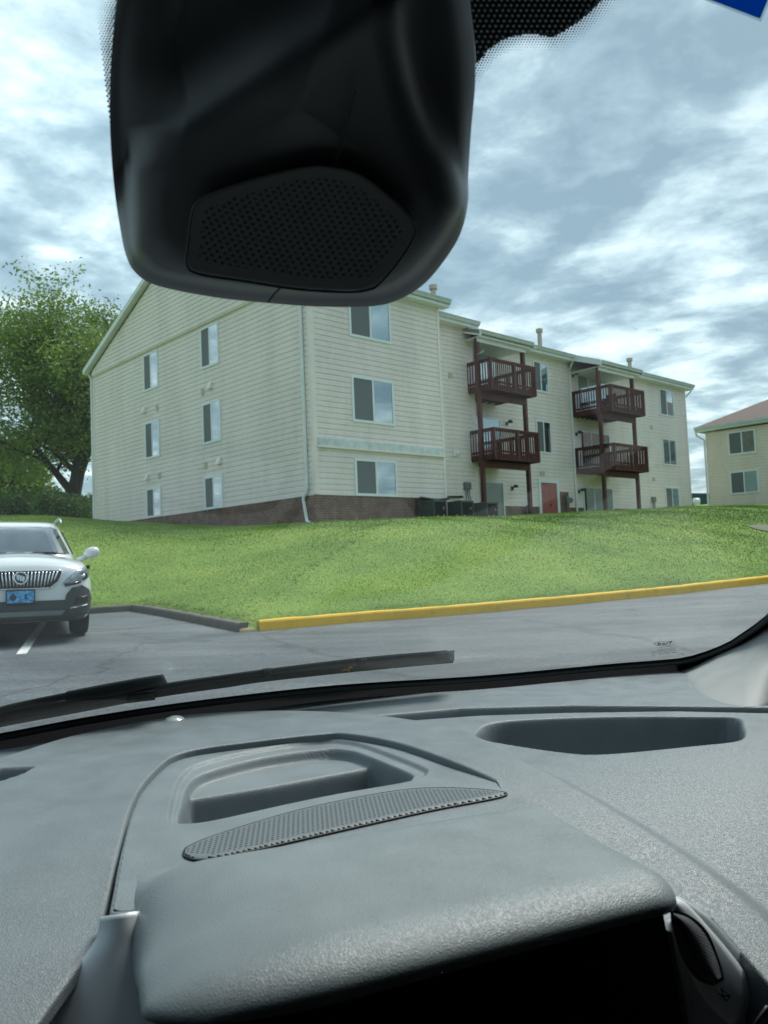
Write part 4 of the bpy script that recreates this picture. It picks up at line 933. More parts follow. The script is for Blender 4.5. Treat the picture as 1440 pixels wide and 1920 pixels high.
# soft raised dome around the centre
dome = PXY([(-420, 1560), (-150, 1480), (0, 1436), (120, 1398), (250, 1370), (350, 1354), (500, 1346), (640, 1349), (760, 1361), (880, 1386), (960, 1430), (1100, 1500), (1400, 1700), (1700, 2000)], zsheet, closed=False); dd = sdist(X, Y, dome)
Z += .010*(1-sstep((dd+.012)/.024))
slit = PXY([(636, 1348), (860, 1328), (1061, 1322.5), (1263, 1324), (1600, 1328), (1600, 1340), (1263, 1333), (1061, 1336), (900, 1341), (760, 1351)], zsheet, sm=False); Z -= .03*sstep((pdist(X, Y, slit)+.002)/.008)
rt = PXY([(903, 1384), (905, 1366), (930, 1355), (1000, 1349), (1150, 1344), (1300, 1344), (1375, 1346), (1388, 1360), (1384, 1386), (1300, 1397), (1180, 1409), (1120, 1413), (1080, 1412), (1000, 1402)], zsheet, n=4); dt_ = pdist(X, Y, rt)
Z -= .075*sstep((dt_+.003)/.015)
ls = PXY([(-200, 1476), (0, 1440), (62, 1437), (40, 1450), (0, 1463), (-200, 1502)], sm=False); Z -= .02*sstep((pdist(X, Y, ls)+.002)/.008)
Z -= .10*sstep((de-.0)/.05)*(de > 0)+.004*sstep((de+.006)/.006)
idx = np.arange(X.size).reshape(X.shape); Fq = np.stack([idx[:-1, :-1], idx[1:, :-1], idx[1:, 1:], idx[:-1, 1:]], -1).reshape(-1, 4)
Fq = Fq[de.ravel()[Fq].max(1) < .06]; xx_, yy_, Fk = clip_snap(X, Y, Z, -dpit, pit, Fq)
DASH = raw_mesh('dashboard', np.stack([xx_, yy_, Z.ravel()], -1), Fk, M_DASH, OWN)
def rs2(P, st): 
    s = np.concatenate([[0], np.cumsum(np.linalg.norm(np.diff(P, axis=0), axis=1))]); q = np.arange(0, s[-1], st); return np.stack([np.interp(q, s, P[:, 0]), np.interp(q, s, P[:, 1])], -1)
def zdash(P):
    r, f = rf(np.concatenate([P, P[:, :1]*0], 1)); return zsheet(r, f)+.010*(1-sstep((sdist(P[:, 0], P[:, 1], dome)+.012)/.024))
pl1 = rs2(PXY(PITL[::-1][:-1]+E1, closed=False, sm=False), .003); skirt('seam_lip', pl1, zdash, -1, M_DASH, DASH, deep=.007)
pl2 = rs2(PXY([(1326, 1710)]+PITR[1:], closed=False, sm=False), .003); skirt('seam_lip', pl2, zdash, -1, M_DASH, DASH, deep=.05)
# ---- centre panel with its tray
def zpan(r, f): return -.1680-.22*np.maximum(0, .58-f)**2
gx = np.arange(150, 1300, 2.4); gy = np.concatenate([np.arange(1360, 1560, .8), np.arange(1560, 1740, 1.6)]); PXg = np.stack(np.meshgrid(gx, gy), -1); P0 = on_surf(PXg, zpan); X, Y, Z = P0[..., 0], P0[..., 1], P0[..., 2].copy()
pe = PXY(E1[:-1]+[(985, 1500), (1000, 1530), (900, 1640), (700, 1700), (262, 1710)], zpan, sm=False); dp_ = pdist(X, Y, pe)
T1 = PXY([(318, 1538), (322, 1500), (337, 1458), (372, 1431), (480, 1405), (600, 1388), (650, 1389), (690, 1398), (785, 1434), (800, 1447), (770, 1463), (640, 1486), (540, 1506), (400, 1537), (345, 1543)], zpan, n=4); t1 = pdist(X, Y, T1)
T2 = PXY([(337, 1536), (340, 1500), (352, 1464), (384, 1440), (490, 1413), (600, 1398), (650, 1399), (684, 1408), (764, 1440), (772, 1450), (750, 1461), (640, 1482), (540, 1502), (400, 1532)], zpan, n=4); t2 = pdist(X, Y, T2)
SH = PXY([(352, 1500), (356, 1455), (395, 1438), (500, 1416), (612, 1401), (680, 1424), (694, 1440), (640, 1450), (500, 1476)], lambda r, f: zpan(r, f)-.0125, sm=False); t3 = pdist(X, Y, SH)
Z -= .0035*sstep((t1+.0015)/.004)+.009*sstep((t2+.001)/.004)
Z -= .034*sstep((t2-.001)/.006)*(1-sstep((t3+.006)/.007))
idx = np.arange(X.size).reshape(X.shape); Fq = np.stack([idx[:-1, :-1], idx[1:, :-1], idx[1:, 1:], idx[:-1, 1:]], -1).reshape(-1, 4)
pe_in = pe; xx_, yy_, Fk = clip_snap(X, Y, Z, dp_-.0048, pe, Fq)
dd_ = pdist(xx_, yy_, pe); mk = dd_ < .004; cx_, cy_ = 0.06, .55
xx_ = np.where(mk & (np.hypot(xx_-cx_, yy_-cy_) > 0), xx_+(cx_-xx_)*.022, xx_); yy_ = np.where(mk, yy_+(cy_-yy_)*.022, yy_)
PAN = raw_mesh('centre_panel', np.stack([xx_, yy_, Z.ravel()], -1), Fk, M_PANEL, OWN)
pl3 = rs2(PXY([(262, 1710)]+E1[:-4], zpan, closed=False, sm=False), .003); pl3 = pl3+(np.array([cx_, cy_])-pl3)*.022
skirt('panel_lip', pl3, lambda P: zpan(*rf(np.concatenate([P, P[:, :1]*0], 1))), 1, M_PANEL, PAN, rad=.0018)
# hole patterns
def dots_mat(name, base, hole, rough, pu, pv, rad, bumpd=.0004):
    mt, t, b = newmat(name); uv = N(t, 'ShaderNodeUVMap'); s = N(t, 'ShaderNodeSeparateXYZ'); L(t, uv.outputs[0], s.inputs[0])
    v = math_n(t, 'DIVIDE', s.outputs[1], pv); row = math_n(t, 'FLOOR', v); odd = math_n(t, 'MULTIPLY', math_n(t, 'MODULO', math_n(t, 'ABSOLUTE', row), 2.0), .5)
    u = math_n(t, 'ADD', math_n(t, 'DIVIDE', s.outputs[0], pu), odd); fu = math_n(t, 'SUBTRACT', math_n(t, 'FRACT', u), .5); fv = math_n(t, 'SUBTRACT', math_n(t, 'FRACT', v), .5)
    du = math_n(t, 'MULTIPLY', fu, pu); dv = math_n(t, 'MULTIPLY', fv, pv); d = math_n(t, 'SQRT', math_n(t, 'ADD', math_n(t, 'MULTIPLY', du, du), math_n(t, 'MULTIPLY', dv, dv)))
    k = math_n(t, 'SMOOTH_MIN', math_n(t, 'MAXIMUM', math_n(t, 'DIVIDE', math_n(t, 'SUBTRACT', rad*1.15, d), rad*.3), 0.0), 1.0, .1)
    # no holes near the rim: second UV map carries the distance to the rim
    e = N(t, 'ShaderNodeAttribute', attribute_name='rim'); k = math_n(t, 'MULTIPLY', k, math_n(t, 'GREATER_THAN', e.outputs['Fac'], .5))
    L(t, mixc(t, k, base, hole), b.inputs['Base Color']); b.inputs['Roughness'].default_value = rough
    bp = N(t, 'ShaderNodeBump'); bp.invert = True; bp.inputs['Distance'].default_value = bumpd; L(t, k, bp.inputs['Height']); L(t, bp.outputs[0], b.inputs['Normal']); return mt
def poly_relief(name, poly_px, surf, mat, parent, uvfun, rim, step=4, lift=.001, edge=.002, uvscale=1):
    P = smooth_poly(poly_px, True, 6); lo, hi = P.min(0), P.max(0); PXg = np.stack(np.meshgrid(np.arange(lo[0]-step, hi[0]+step, step), np.arange(lo[1]-step, hi[1]+step, step)), -1)
    dpx = pdist(PXg[..., 0], PXg[..., 1], P); P3 = surf(PXg); nrm = surf.n if hasattr(surf, 'n') else np.array([0, 0, 1.])
    # snap the outermost ring to the outline
    P3 = P3+nrm*(lift*np.clip(dpx/3, 0, 1))[..., None]
    idx = np.arange(dpx.size).reshape(dpx.shape); Fq = np.stack([idx[:-1, :-1], idx[1:, :-1], idx[1:, 1:], idx[:-1, 1:]], -1).reshape(-1, 4); Fq = Fq[dpx.ravel()[Fq].min(1) > 0]
    o = raw_mesh(name, P3.reshape(-1, 3), Fq, mat, parent); me = o.data; UVs = uvfun(PXg, P3).reshape(-1, 2)
    ul = me.uv_layers.new(name='UVMap'); li = np.zeros(len(me.loops), np.int32); me.loops.foreach_get('vertex_index', li); ul.data.foreach_set('uv', UVs[li].astype(np.float32).ravel())
    at = me.attributes.new('rim', 'FLOAT', 'POINT'); at.data.foreach_set('value', (dpx.ravel() > rim).astype(np.float32)); return o
def surf_pan(PX): P = on_surf(PX, zpan); return P+np.array([0, 0, .0012])
def uv_rf(PX, P3): r, f = rf(P3); return np.stack([r+.25*f, f*1.0], -1)
GRL = [(345, 1600), (360, 1587), (420, 1564), (560, 1522), (720, 1489), (820, 1480), (925, 1485), (941, 1496), (800, 1524), (600, 1569), (430, 1608), (375, 1615), (350, 1610)]
M_SPK = dots_mat('speaker_dots', (.12, .14, .15), (.008, .012, .014), .42, .0032, .0032, .0009)
poly_relief('speaker_grille', GRL, surf_pan, M_SPK, PAN, uv_rf, 5.5, 2.4)
g = MB(); P = on_surf(smooth_poly(GRL, True, 8), zpan)+np.array([0, 0, .0008]); g.tube(list(P)+[P[0]], .0008, 5, cap=False); g.build('grille_seam', M_BLK, PAN)
# ---- display hood
RLf, ZT = .018, -.1505
def hood_pt(s, t_):
    """s,t in [0,1]; t=0 back, t=1 front"""
    return None
ns, ntt = 90, 70
us = (1-np.cos(np.linspace(0, math.pi, ns)))/2; us = .5*us+.5*np.linspace(0, 1, ns); vt = np.linspace(0, 1, ntt)**.8
S_, T_ = np.meshgrid(us, vt)
ff = .480-(.480-.30)*T_
F0 = .300+.006*S_; rl = .0135+.0*T_; rr_ = .258-.002*np.clip((.47-ff)/.10, 0, 1)
rrr = rl+(rr_-rl)*S_; ff = .480-(.480-F0)*T_
RL = .022+.058*np.clip((.480-ff)/.12, 0, 1); RRr = .010+.010*np.clip((.48-ff)/.1, 0, 1); RF = .026
a = np.maximum(0, 1-(rrr-rl)/RL); b_ = np.maximum(0, 1-(rr_-rrr)/RRr); c_ = np.maximum(0, 1-(ff-F0)/RF)
aa = np.maximum(a, b_); q = np.sqrt(aa**2+c_**2); sc = np.where(q > 1, 1/np.maximum(q, 1e-9), 1)
a2 = a*np.sqrt(1-c_**2/2); b2 = b_*np.sqrt(1-c_**2/2); c2 = c_*np.sqrt(1-aa**2/2); q = np.sqrt(np.maximum(a2, b2)**2+c2**2)
rrr = np.where(a > 0, rl+(1-a2)*RL, np.where(b_ > 0, rr_-(1-b2)*RRr, rrr)); ff = np.where(c_ > 0, F0+(1-c2)*RF, ff)
q = np.minimum(q, 1); drop = 1-np.sqrt(np.clip(1-q**2, 0, 1))
hh = .0155+.017*np.clip(a2, 0, 1)*sstep((ff-.345)/.06)-.003*sstep((rrr-.05)/.22); hh = hh*np.clip((.485-ff)/.05, .15, 1)
Xh = rrr; top = ZT-.0006*((rrr-.14)/.12)**2; top = zpan(0, ff)+.0014+(top-zpan(0, ff)-.0014)*sstep((.482-ff)/.055)
Zh = top-hh*drop-.012*np.clip(a2-.5, 0, 1)*0
P = np.stack([Xh*RT[0]+ff*FD[0], Xh*RT[1]+ff*FD[1], Zh], -1)
g = MB(); g.grid(P)
# rim turned under
br = [P[i, 0] for i in range(ntt)]+[P[-1, j] for j in range(1, ns)]+[P[i, -1] for i in range(ntt-2, -1, -1)]
cen = np.array(CW(.15, .42, 0)); br = np.array(br); brr, brf = rf(br)
def rimpt(w):
    f2 = brf+w*.036*sstep((.345-brf)/.035); r2 = brr+w*(.010*sstep((brr-.10)/.14)); k_ = sstep((brf-.335)/.04); zt = -.1725*(1-k_)+(br[:, 2]-.004)*k_; z2 = br[:, 2]+(zt-br[:, 2])*w
    return np.stack([r2*RT[0]+f2*FD[0], r2*RT[1]+f2*FD[1], z2], -1)
R1_ = rimpt(1.0); cen2 = np.stack([cen[0]-br[:, 0], cen[1]-br[:, 1], 0*br[:, 0]], -1)
g.grid(np.array([br, rimpt(.12), rimpt(.35), rimpt(.7), rimpt(.93), R1_, R1_+cen2*.02+np.array([0, 0, -.0015]), R1_+cen2*.12]))
HOOD = g.build('display_hood', M_HOOD, OWN, smooth=True, weld=True)
M_SCRN = pmat('display_black', (.003, .004, .005), .3, spec=.3)
g = MB(); g.hexa([CW(.034, .350, -.52), CW(.322, .350, -.52), CW(.300, .40, -.52), CW(.034, .40, -.52), CW(.030, .350, -.172), CW(.268, .350, -.172), CW(.245, .40, -.172), CW(.030, .40, -.172)])
g.build('display_screen', M_SCRN, OWN)
# ---- ribbons between two pixel lines
def resample(L_, n, sm=True):
    P = smooth_poly(L_, False, 8) if sm and len(L_) > 2 else np.array(L_, float); s = np.concatenate([[0], np.cumsum(np.linalg.norm(np.diff(P, axis=0), axis=1))]); q = np.linspace(0, s[-1], n); return np.stack([np.interp(q, s, P[:, 0]), np.interp(q, s, P[:, 1])], -1)
def ribbon(name, top, bot, dfun, th, mat, parent, n=60, m_=5, bulge=0, sm=True, smooth=True, dbot=None):
    A, B = resample(top, n, sm), resample(bot, n, sm); rows = []
    for k in range(m_):
        w = k/(m_-1); PX = A*(1-w)+B*w; dd0 = dfun(PX) if dbot is None else (1-w)*dfun(A)+w*dbot(B); P = rays(PX)*(dd0-bulge*math.sin(math.pi*w))[:, None]; rows.append(P)
    fr = np.array(rows); PXc = (A+B)/2; bk = np.array([rays(A)*(dfun(A)+th)[:, None], rays(B)*((dbot or dfun)(B)+th)[:, None]])
    ring = np.concatenate([fr, bk[::-1]], 0).transpose(1, 0, 2); g = MB(); g.grid(ring, close=True); g.quad(list(ring[0])); g.quad(list(ring[-1])[::-1]); return g.build(name, mat, parent, smooth=smooth and bulge > 0, weld=True)
# satin side panel, left of the screen
dS = lambda PX: .3985-(PX[:, 1]-1715)*.00010-(PX[:, 0]-180)*.00002
ribbon('side_trim', [(187, 1719), (184, 1748), (168, 1778), (120, 1842), (62, 1925), (-30, 2060)], [(262, 1708), (264, 1740), (268, 1780), (300, 1850), (330, 1925), (350, 2060)], dS, .012, M_SATIN, OWN, 40, 9, bulge=.005)
g = MB(); c = ray(168, 1924)*(.386); g.tube([c+np.array([0, .004, 0]), c-np.array([0, .004, -.001])], .009, 20); g.build('trim_hole', M_BLK, OWN)
# right control panel
def on_f(PX, f0):
    d = rays(PX); t = f0/(d[..., 0]*FD[0]+d[..., 1]*FD[1]); return t
dF = lambda PX: on_f(PX, .352)
ribbon('control_panel', [(1254, 1684), (1275, 1682), (1312, 1706), (1340, 1730), (1440, 1842), (1500, 1905), (1600, 2010)], [(1254, 1680), (1262, 1760), (1275, 1830), (1290, 1920), (1300, 1990), (1340, 2080), (1400, 2150)], dF, .03, M_SATIN, OWN, 50, 9, bulge=.002)
CP = bpy.data.objects['control_panel']
dF2 = lambda PX: on_f(PX, .348)
ribbon('bezel', [(1262, 1684), (1285, 1692), (1330, 1740), (1380, 1800), (1412, 1850), (1414, 1868), (1385, 1915)], [(1262, 1700), (1264, 1720), (1275, 1790), (1300, 1850), (1325, 1885), (1345, 1905), (1365, 1925)], dF2, .004, pmat('satin_bezel', (.78, .82, .84), .4, metal=.2), CP, 40, 9, bulge=.004)
M_KN = dots_mat('knurled_wheel', (.09, .095, .10), (.01, .012, .012), .35, .06, .055, .02, .0008)
A_ = resample([(1263, 1712), (1292, 1722), (1322, 1752), (1344, 1800), (1353, 1832)], 30); B_ = resample([(1263, 1716), (1280, 1760), (1296, 1800), (1318, 1832), (1338, 1842)], 30)
rows = []
for k in range(9):
    w = k/8; PX = A_*(1-w)+B_*w; rows.append(rays(PX)*(on_f(PX, .344)-.012*math.sin(math.pi*(.15+.7*w)))[:, None])
g = MB(); g.grid(np.array(rows)); e0 = rows[0]; e1 = rows[-1]
kn = g.build('thumb_wheel', M_KN, CP, smooth=True); at = kn.data.attributes.new('rim', 'FLOAT', 'POINT'); at.data.foreach_set('value', np.ones(len(kn.data.vertices), np.float32))
ribbon('wheel_slot_shadow', [(1258, 1706), (1292, 1716), (1326, 1746), (1348, 1798), (1358, 1836)], [(1258, 1724), (1268, 1764), (1284, 1806), (1310, 1838), (1338, 1848)], lambda PX: on_f(PX, .3445), .003, M_BLK, CP, 30, 4)  # black slot round the wheel, widened at left as its shadow
def px_line(name, pts, r, dfun, mat, parent, n=6):
    PX = np.array(pts, float); P = rays(PX)*dfun(PX)[:, None]; g = MB(); g.tube(list(P), r, n); return g.build(name, mat, parent)
px_line('control_icon', [(1352, 1853), (1345, 1860), (1362, 1876), (1370, 1868), (1352, 1853), (1356, 1866), (1366, 1868)], .0005, lambda PX: on_f(PX, .3415), M_BLK, CP)
px_line('chrome_strip', [(1395, 1960), (1420, 1915), (1444, 1882), (1480, 1840)], .0012, lambda PX: on_f(PX, .335), M_CHROME, CP)
# ---- pillar
pt_top = [(1272, 1258), (1300, 1248), (1343, 1227), (1395, 1203), (1440, 1175), (1520, 1120), (1640, 1020), (1760, 900), (1900, 650), (2020, 350), (2120, 0)]; pt_bot = [(1272, 1262), (1284, 1285), (1304, 1306), (1340, 1323), (1385, 1333), (1425, 1334), (1560, 1250), (1760, 1120), (1950, 900), (2150, 550), (2330, 100)]
tdash = lambda PX: np.minimum(.172*F/np.maximum(PX[:, 1]-(1054-.0413*(PX[:, 0]-720)), 60)+.015, glass_t(PX)-.012)
ribbon('pillar_trim', pt_top, pt_bot, lambda PX: glass_t(PX)-.008, .01, M_PILLAR, OWN, 60, 12, bulge=.012, dbot=tdash)
# ---- windscreen glass and its black edge
M_WS = glass_mat('windscreen_glass', (.93, .968, .96), base=.0, ior=1.45)
zz = np.linspace(-.28, .33, 24); rr = np.linspace(-.95, 1.15, 40); g = MB()
def gp(r, z): return CW(r, fb(r)-(z+.17)*1.6, z)
g.grid(np.array([[gp(r, z) for r in rr] for z in zz])); WSC = g.build('windscreen', M_WS, OWN, smooth=True)
up_ = [(-400, 1455), (-200, 1412), (0, 1376), (187, 1341), (375, 1313), (625, 1285), (900, 1267), (1142, 1245), (1230, 1238), (1295, 1230), (1363, 1205), (1402, 1180), (1440, 1152), (1500, 1090), (1580, 980), (1640, 860), (1740, 600), (1830, 300), (1920, -50)]
lo_ = [(-400, 1500), (-200, 1460), (0, 1424), (200, 1390), (400, 1362), (625, 1330), (900, 1312), (1061, 1296), (1180, 1290), (1295, 1275), (1370, 1250), (1430, 1215), (1490, 1165), (1560, 1090), (1650, 980), (1740, 860), (1870, 600), (1980, 300), (2080, -30)]
FR = ribbon('black_edge', up_, lo_, lambda PX: glass_t(PX)-.004, .002, M_BAND_, WSC, 120, 5)
P = on_glass(resample(up_, 120)+np.array([0, 7]), -.006); g = MB(); g.tube(list(P), .0045, 8); g.build('edge_gloss_tube', M_GLOSS_TUBE, WSC, smooth=True)  # thin dark tube added along the black edge to give a gloss line
# dotted ceramic patch around the housing
def lattice(poly, px_step, keepfun, rad, name, mat, parent, hexn=7, row=.87):
    P = smooth_poly(poly, True, 5) if len(poly) > 5 else np.array(poly, float); lo, hi = P.min(0), P.max(0); pts = []; j = 0; y = lo[1]
    while y < hi[1]:
        x = lo[0]+(px_step/2 if j % 2 else 0)
        while x < hi[0]: pts.append((x+ (y-lo[1])*.12, y)); x += px_step
        y += px_step*row; j += 1
    pts = np.array(pts); d = pdist(pts[:, 0], pts[:, 1], P); pts = pts[d > 0]; R3 = rad(pts); ok = R3 > .3; pts = pts[ok]; R3 = R3[ok]
    a = np.arange(hexn)*2*math.pi/hexn; PX = pts[:, None, :]+R3[:, None, None]*np.stack([np.cos(a), np.sin(a)], -1)[None]
    V = on_glass(PX.reshape(-1, 2), -.0025); return raw_mesh(name, V, np.arange(len(V)).reshape(-1, hexn), mat, parent, smooth=False)
M_DOTW = pmat('gap_daylight_paint', (.6, .7, .72), .5)  # pale colour stands for daylight through the see-through gaps
edge_in = [(860, 150), (893, 122), (925, 88), (960, 70), (1000, 65), (1034, 70), (1055, 62), (1085, 42), (1118, 14), (1150, -20), (1200, -60)]
FP = [(860, -60)]+[(860, 160)]+edge_in[1:]; PL = np.concatenate([np.array([(860., -80.)]), smooth_poly([(860, 160)]+edge_in[1:], False, 5), np.array([(1200., -80.)])])
lo, hi = PL.min(0), PL.max(0); PXg = np.stack(np.meshgrid(np.arange(lo[0], hi[0]+3, 3), np.arange(lo[1], hi[1]+3, 3)), -1); dpx = pdist(PXg[..., 0], PXg[..., 1], PL)
idx = np.arange(dpx.size).reshape(dpx.shape); Fq = np.stack([idx[:-1, :-1], idx[1:, :-1], idx[1:, 1:], idx[:-1, 1:]], -1).reshape(-1, 4); Fq = Fq[dpx.ravel()[Fq].min(1) > -1.0]
raw_mesh('ceramic_patch', on_glass(PXg, -.0015).reshape(-1, 3), Fq, M_BAND_, WSC)
lattice([tuple(p) for p in [(870, -70), (870, 140), (893, 118), (925, 84), (960, 66), (1000, 61), (1034, 66), (1052, 58), (1082, 38), (1115, 10), (1146, -24), (1190, -70)]], 11.2, None, lambda p: np.full(len(p), 2.7), 'painted_gap_dots', M_DOTW, WSC)
M_DOTB = pmat('ceramic_fringe', (.20, .25, .26), .5)
edp = smooth_poly([(860, 160)]+edge_in[1:], False, 6)
lattice([(865, 150), (900, 110), (940, 75), (1000, 60), (1050, 58), (1100, 20), (1150, -30), (1230, -30), (1150, 50), (1100, 75), (1060, 95), (1010, 98), (960, 96), (925, 115), (900, 160), (880, 215), (865, 215)], 5.6, None, lambda p: np.clip(2.3*(1-ldist(p[:, 0], p[:, 1], edp)/36), 0, 3), 'ceramic_fringe', M_DOTB, WSC)
edl = np.array([(232., -40.), (206., 60), (202, 160), (206, 300), (222, 420), (245, 500)])
lattice([(250, -40), (200, -40), (182, 40), (174, 140), (176, 300), (190, 390), (206, 430), (225, 450), (240, 440), (235, 300), (235, 100)], 5.6, None, lambda p: np.clip(2.7*(1-ldist(p[:, 0], p[:, 1], edl)/40), 0, 3), 'ceramic_fringe', M_DOTB, WSC)
# blue sticker
def film(name, col):
    mt = bpy.data.materials.new(name); mt.use_nodes = True; t = mt.node_tree; t.nodes.clear(); a = N(t, 'ShaderNodeBsdfTranslucent'); a.inputs[0].default_value = (*col, 1); b = N(t, 'ShaderNodeBsdfDiffuse'); b.inputs[0].default_value = (*col, 1)
    ms = N(t, 'ShaderNodeMixShader'); ms.inputs[0].default_value = .25; L(t, a.outputs[0], ms.inputs[1]); L(t, b.outputs[0], ms.inputs[2]); o = N(t, 'ShaderNodeOutputMaterial'); L(t, ms.outputs[0], o.inputs[0]); return mt
M_BLUE = film('sticker_blue', (.01, .30, .80)); M_STW = film('sticker_border', (.5, .6, .65))
ribbon('sticker', [(1321, 0), (1366, -110)], [(1427, 41), (1472, -60)], lambda PX: glass_t(PX)-.0022, .0005, M_STW, WSC, 12, 6, sm=False)
ribbon('sticker_face', [(1330, -1), (1372, -105)], [(1425, 35), (1466, -62)], lambda PX: glass_t(PX)-.0035, .0005, M_BLUE, WSC, 12, 6, sm=False)
# etched maker's stamp, read from inside it is mirrored
def stamp(txt, cx, cy, wpx, hpx, name='etched_text', bold=0):
    cu = bpy.data.curves.new(name, 'FONT'); cu.body = txt; cu.align_x = 'CENTER'; cu.align_y = 'CENTER'; cu.size = 1; cu.offset = bold; cu.extrude = 0
    o = bpy.data.objects.new(name, cu); scene.collection.objects.link(o); bpy.context.view_layer.update(); w0 = max(o.dimensions[0], .01); h0 = max(o.dimensions[1], .3)
    c = on_glass(np.array([cx, cy], float), -.003); xr = on_glass(np.array([cx+10., cy-1.0]), -.003)-c; yu = on_glass(np.array([cx+2.0, cy-10.]), -.003)-c
    X_ = -xr/10*wpx/w0; Y_ = yu/10*hpx/.72; Zv = np.cross(X_, Y_); Zv /= np.linalg.norm(Zv); M_ = Matrix.Identity(4)
    for i in range(3): M_[i][0] = X_[i]; M_[i][1] = Y_[i]; M_[i][2] = Zv[i]; M_[i][3] = c[i]
    o.matrix_world = M_; cu.materials.append(M_BLK); o.parent = WSC
    bpy.context.view_layer.update(); me = bpy.data.meshes.new_from_object(o); mo = bpy.data.objects.new(name, me); scene.collection.objects.link(mo); mo.matrix_world = M_; mo.parent = WSC; bpy.data.objects.remove(o); return mo
stamp('Ford', 1246, 1206.5, 24, 6, bold=.02)
el = [(1246+18.5*math.cos(a)+1.2*math.sin(a), 1206.5-.9*math.cos(a)+4.3*math.sin(a)) for a in np.linspace(0, 6.283, 41)]; P = on_glass(np.array(el), -.003); g = MB(); g.tube(list(P), .00025, 4, cap=False); g.build('stamp_oval', M_BLK, WSC)
stamp('FL-GB2A-SIC07-17', 1248, 1213, 36, 1.9); stamp('LAMINATED  M', 1250, 1216.5, 32, 1.9); stamp('AUTOMOTIVE SAFETY GLASS', 1244, 1219.6, 42, 1.9); stamp('DOT-563 M232 AS1', 1243, 1222.6, 44, 1.9); stamp('43R-000048   E2', 1246, 1225.6, 46, 1.9); stamp('MADE IN USA', 1278, 1226, 14, 1.6)
# dust on the glass
M_DUST = pmat('dust', (.75, .8, .8), .8); g = MB(); rnd = random.Random(3)
for _ in range(150):
    px, py = rnd.uniform(0, 1440), rnd.uniform(560, 1230); s = rnd.choice([.5, .6, .6, .8, 1.2]); c = on_glass(np.array([px, py]), -.001); a = ax_r*s*.00035; b = ax_u*s*.00035*rnd.uniform(.6, 1.4); g.quad([c-a, c-b, c+a, c+b])
for px, py, w, h in ((902, 661, 9, 3), (905, 657, 4, 5), (1247, 738, 7, 1.2), (1243, 736, 1.2, 4)):
    c = on_glass(np.array([px, py], float), -.001); t0 = float(glass_t(np.array([px, py], float)))/F; a = (ax_r*w+ax_u*w*.4)*t0; b = (ax_u*h-ax_r*h*.2)*t0*.5; g.quad([c-a, c-b, c+a, c+b])
tag(g.build('dust', M_DUST, WSC), kind='stuff')
# ---- wiper outside
dW = lambda PX: glass_t(PX)+.018
WIP = ribbon('wiper', [(-120, 1358), (0, 1333), (128, 1312), (233, 1296), (315, 1280), (420, 1265), (500, 1254), (675, 1233), (838, 1219)], [(-120, 1376), (0, 1350), (128, 1330), (242, 1309), (320, 1293), (420, 1277), (500, 1266), (675, 1247), (850, 1232)], dW, .006, M_RUB, OWN, 80, 4, bulge=.003)
ribbon('wiper_blade', [(-120, 1374), (0, 1348), (128, 1327), (242, 1306), (320, 1291), (420, 1275), (500, 1264), (675, 1246), (850, 1231)], [(-120, 1392), (0, 1364), (128, 1340), (242, 1318), (320, 1304), (420, 1290), (500, 1278), (675, 1259), (850, 1243)], lambda PX: dW(PX)+.004, .003, M_BLK, WIP, 80, 3)
ribbon('wiper_arm', [(-120, 1352), (-30, 1335), (10, 1322), (60, 1311), (125, 1298), (126, 1296), (204, 1281), (260, 1271), (306, 1264)], [(-120, 1368), (-30, 1350), (10, 1336), (60, 1324), (125, 1312), (126, 1314), (204, 1306), (260, 1294), (314, 1280)], lambda PX: dW(PX)-.006, .005, M_RUB, WIP, 80, 6, bulge=.003, sm=False)
for (x, y, w, h) in ((500, 1262, 8, 12), (680, 1242, 8, 11), (834, 1231, 18, 13), (265, 1306, 26, 13), (6, 1342, 8, 16)):
    ribbon('wiper_clip', [(x-w, y-h*.75+w*.12), (x+w, y-h*.75-w*.12)], [(x-w, y+h*.75+w*.12), (x+w, y+h*.75-w*.12)], lambda PX: dW(PX)-.0045, .006, M_RUB, WIP, 4, 4, sm=False, bulge=.0015)
M_TAN = pmat('dry_seed', (.5, .32, .08), .6)
for pts in ([(640, 1258), (650, 1256), (655, 1258)], [(651, 1258), (656, 1252), (661, 1251)], [(655, 1256), (660, 1257)]): 
    pass
PX = np.array([(640, 1258), (648, 1255), (654, 1257), (656, 1251), (661, 1252)], float); P = rays(PX)*(dW(PX)-.008)[:, None]; g = MB(); g.tube(list(P), [.0012, .0018, .0022, .0012, .001], 6)
tag(g.build('dry_seed', M_TAN, smooth=True), 'tiny dry tan seed caught on the middle of the wiper blade', 'seed')
# ---- light sensor dome
c = on_surf(np.array([328., 1366.]), zsheet)+np.array([0, 0, .004]); g = MB(); R3 = [[(c[0]+.0135*math.cos(b)*math.cos(a), c[1]+.0135*math.sin(b)*math.cos(a), c[2]+.010*math.sin(a)) for b in np.linspace(0, 6.283, 20, endpoint=False)] for a in np.linspace(0, 1.55, 8)]
g.grid(np.array(R3), close=True); g.build('light_sensor', pmat('sensor_lens', (.45, .5, .5), .2, coat=1), DASH, smooth=True)
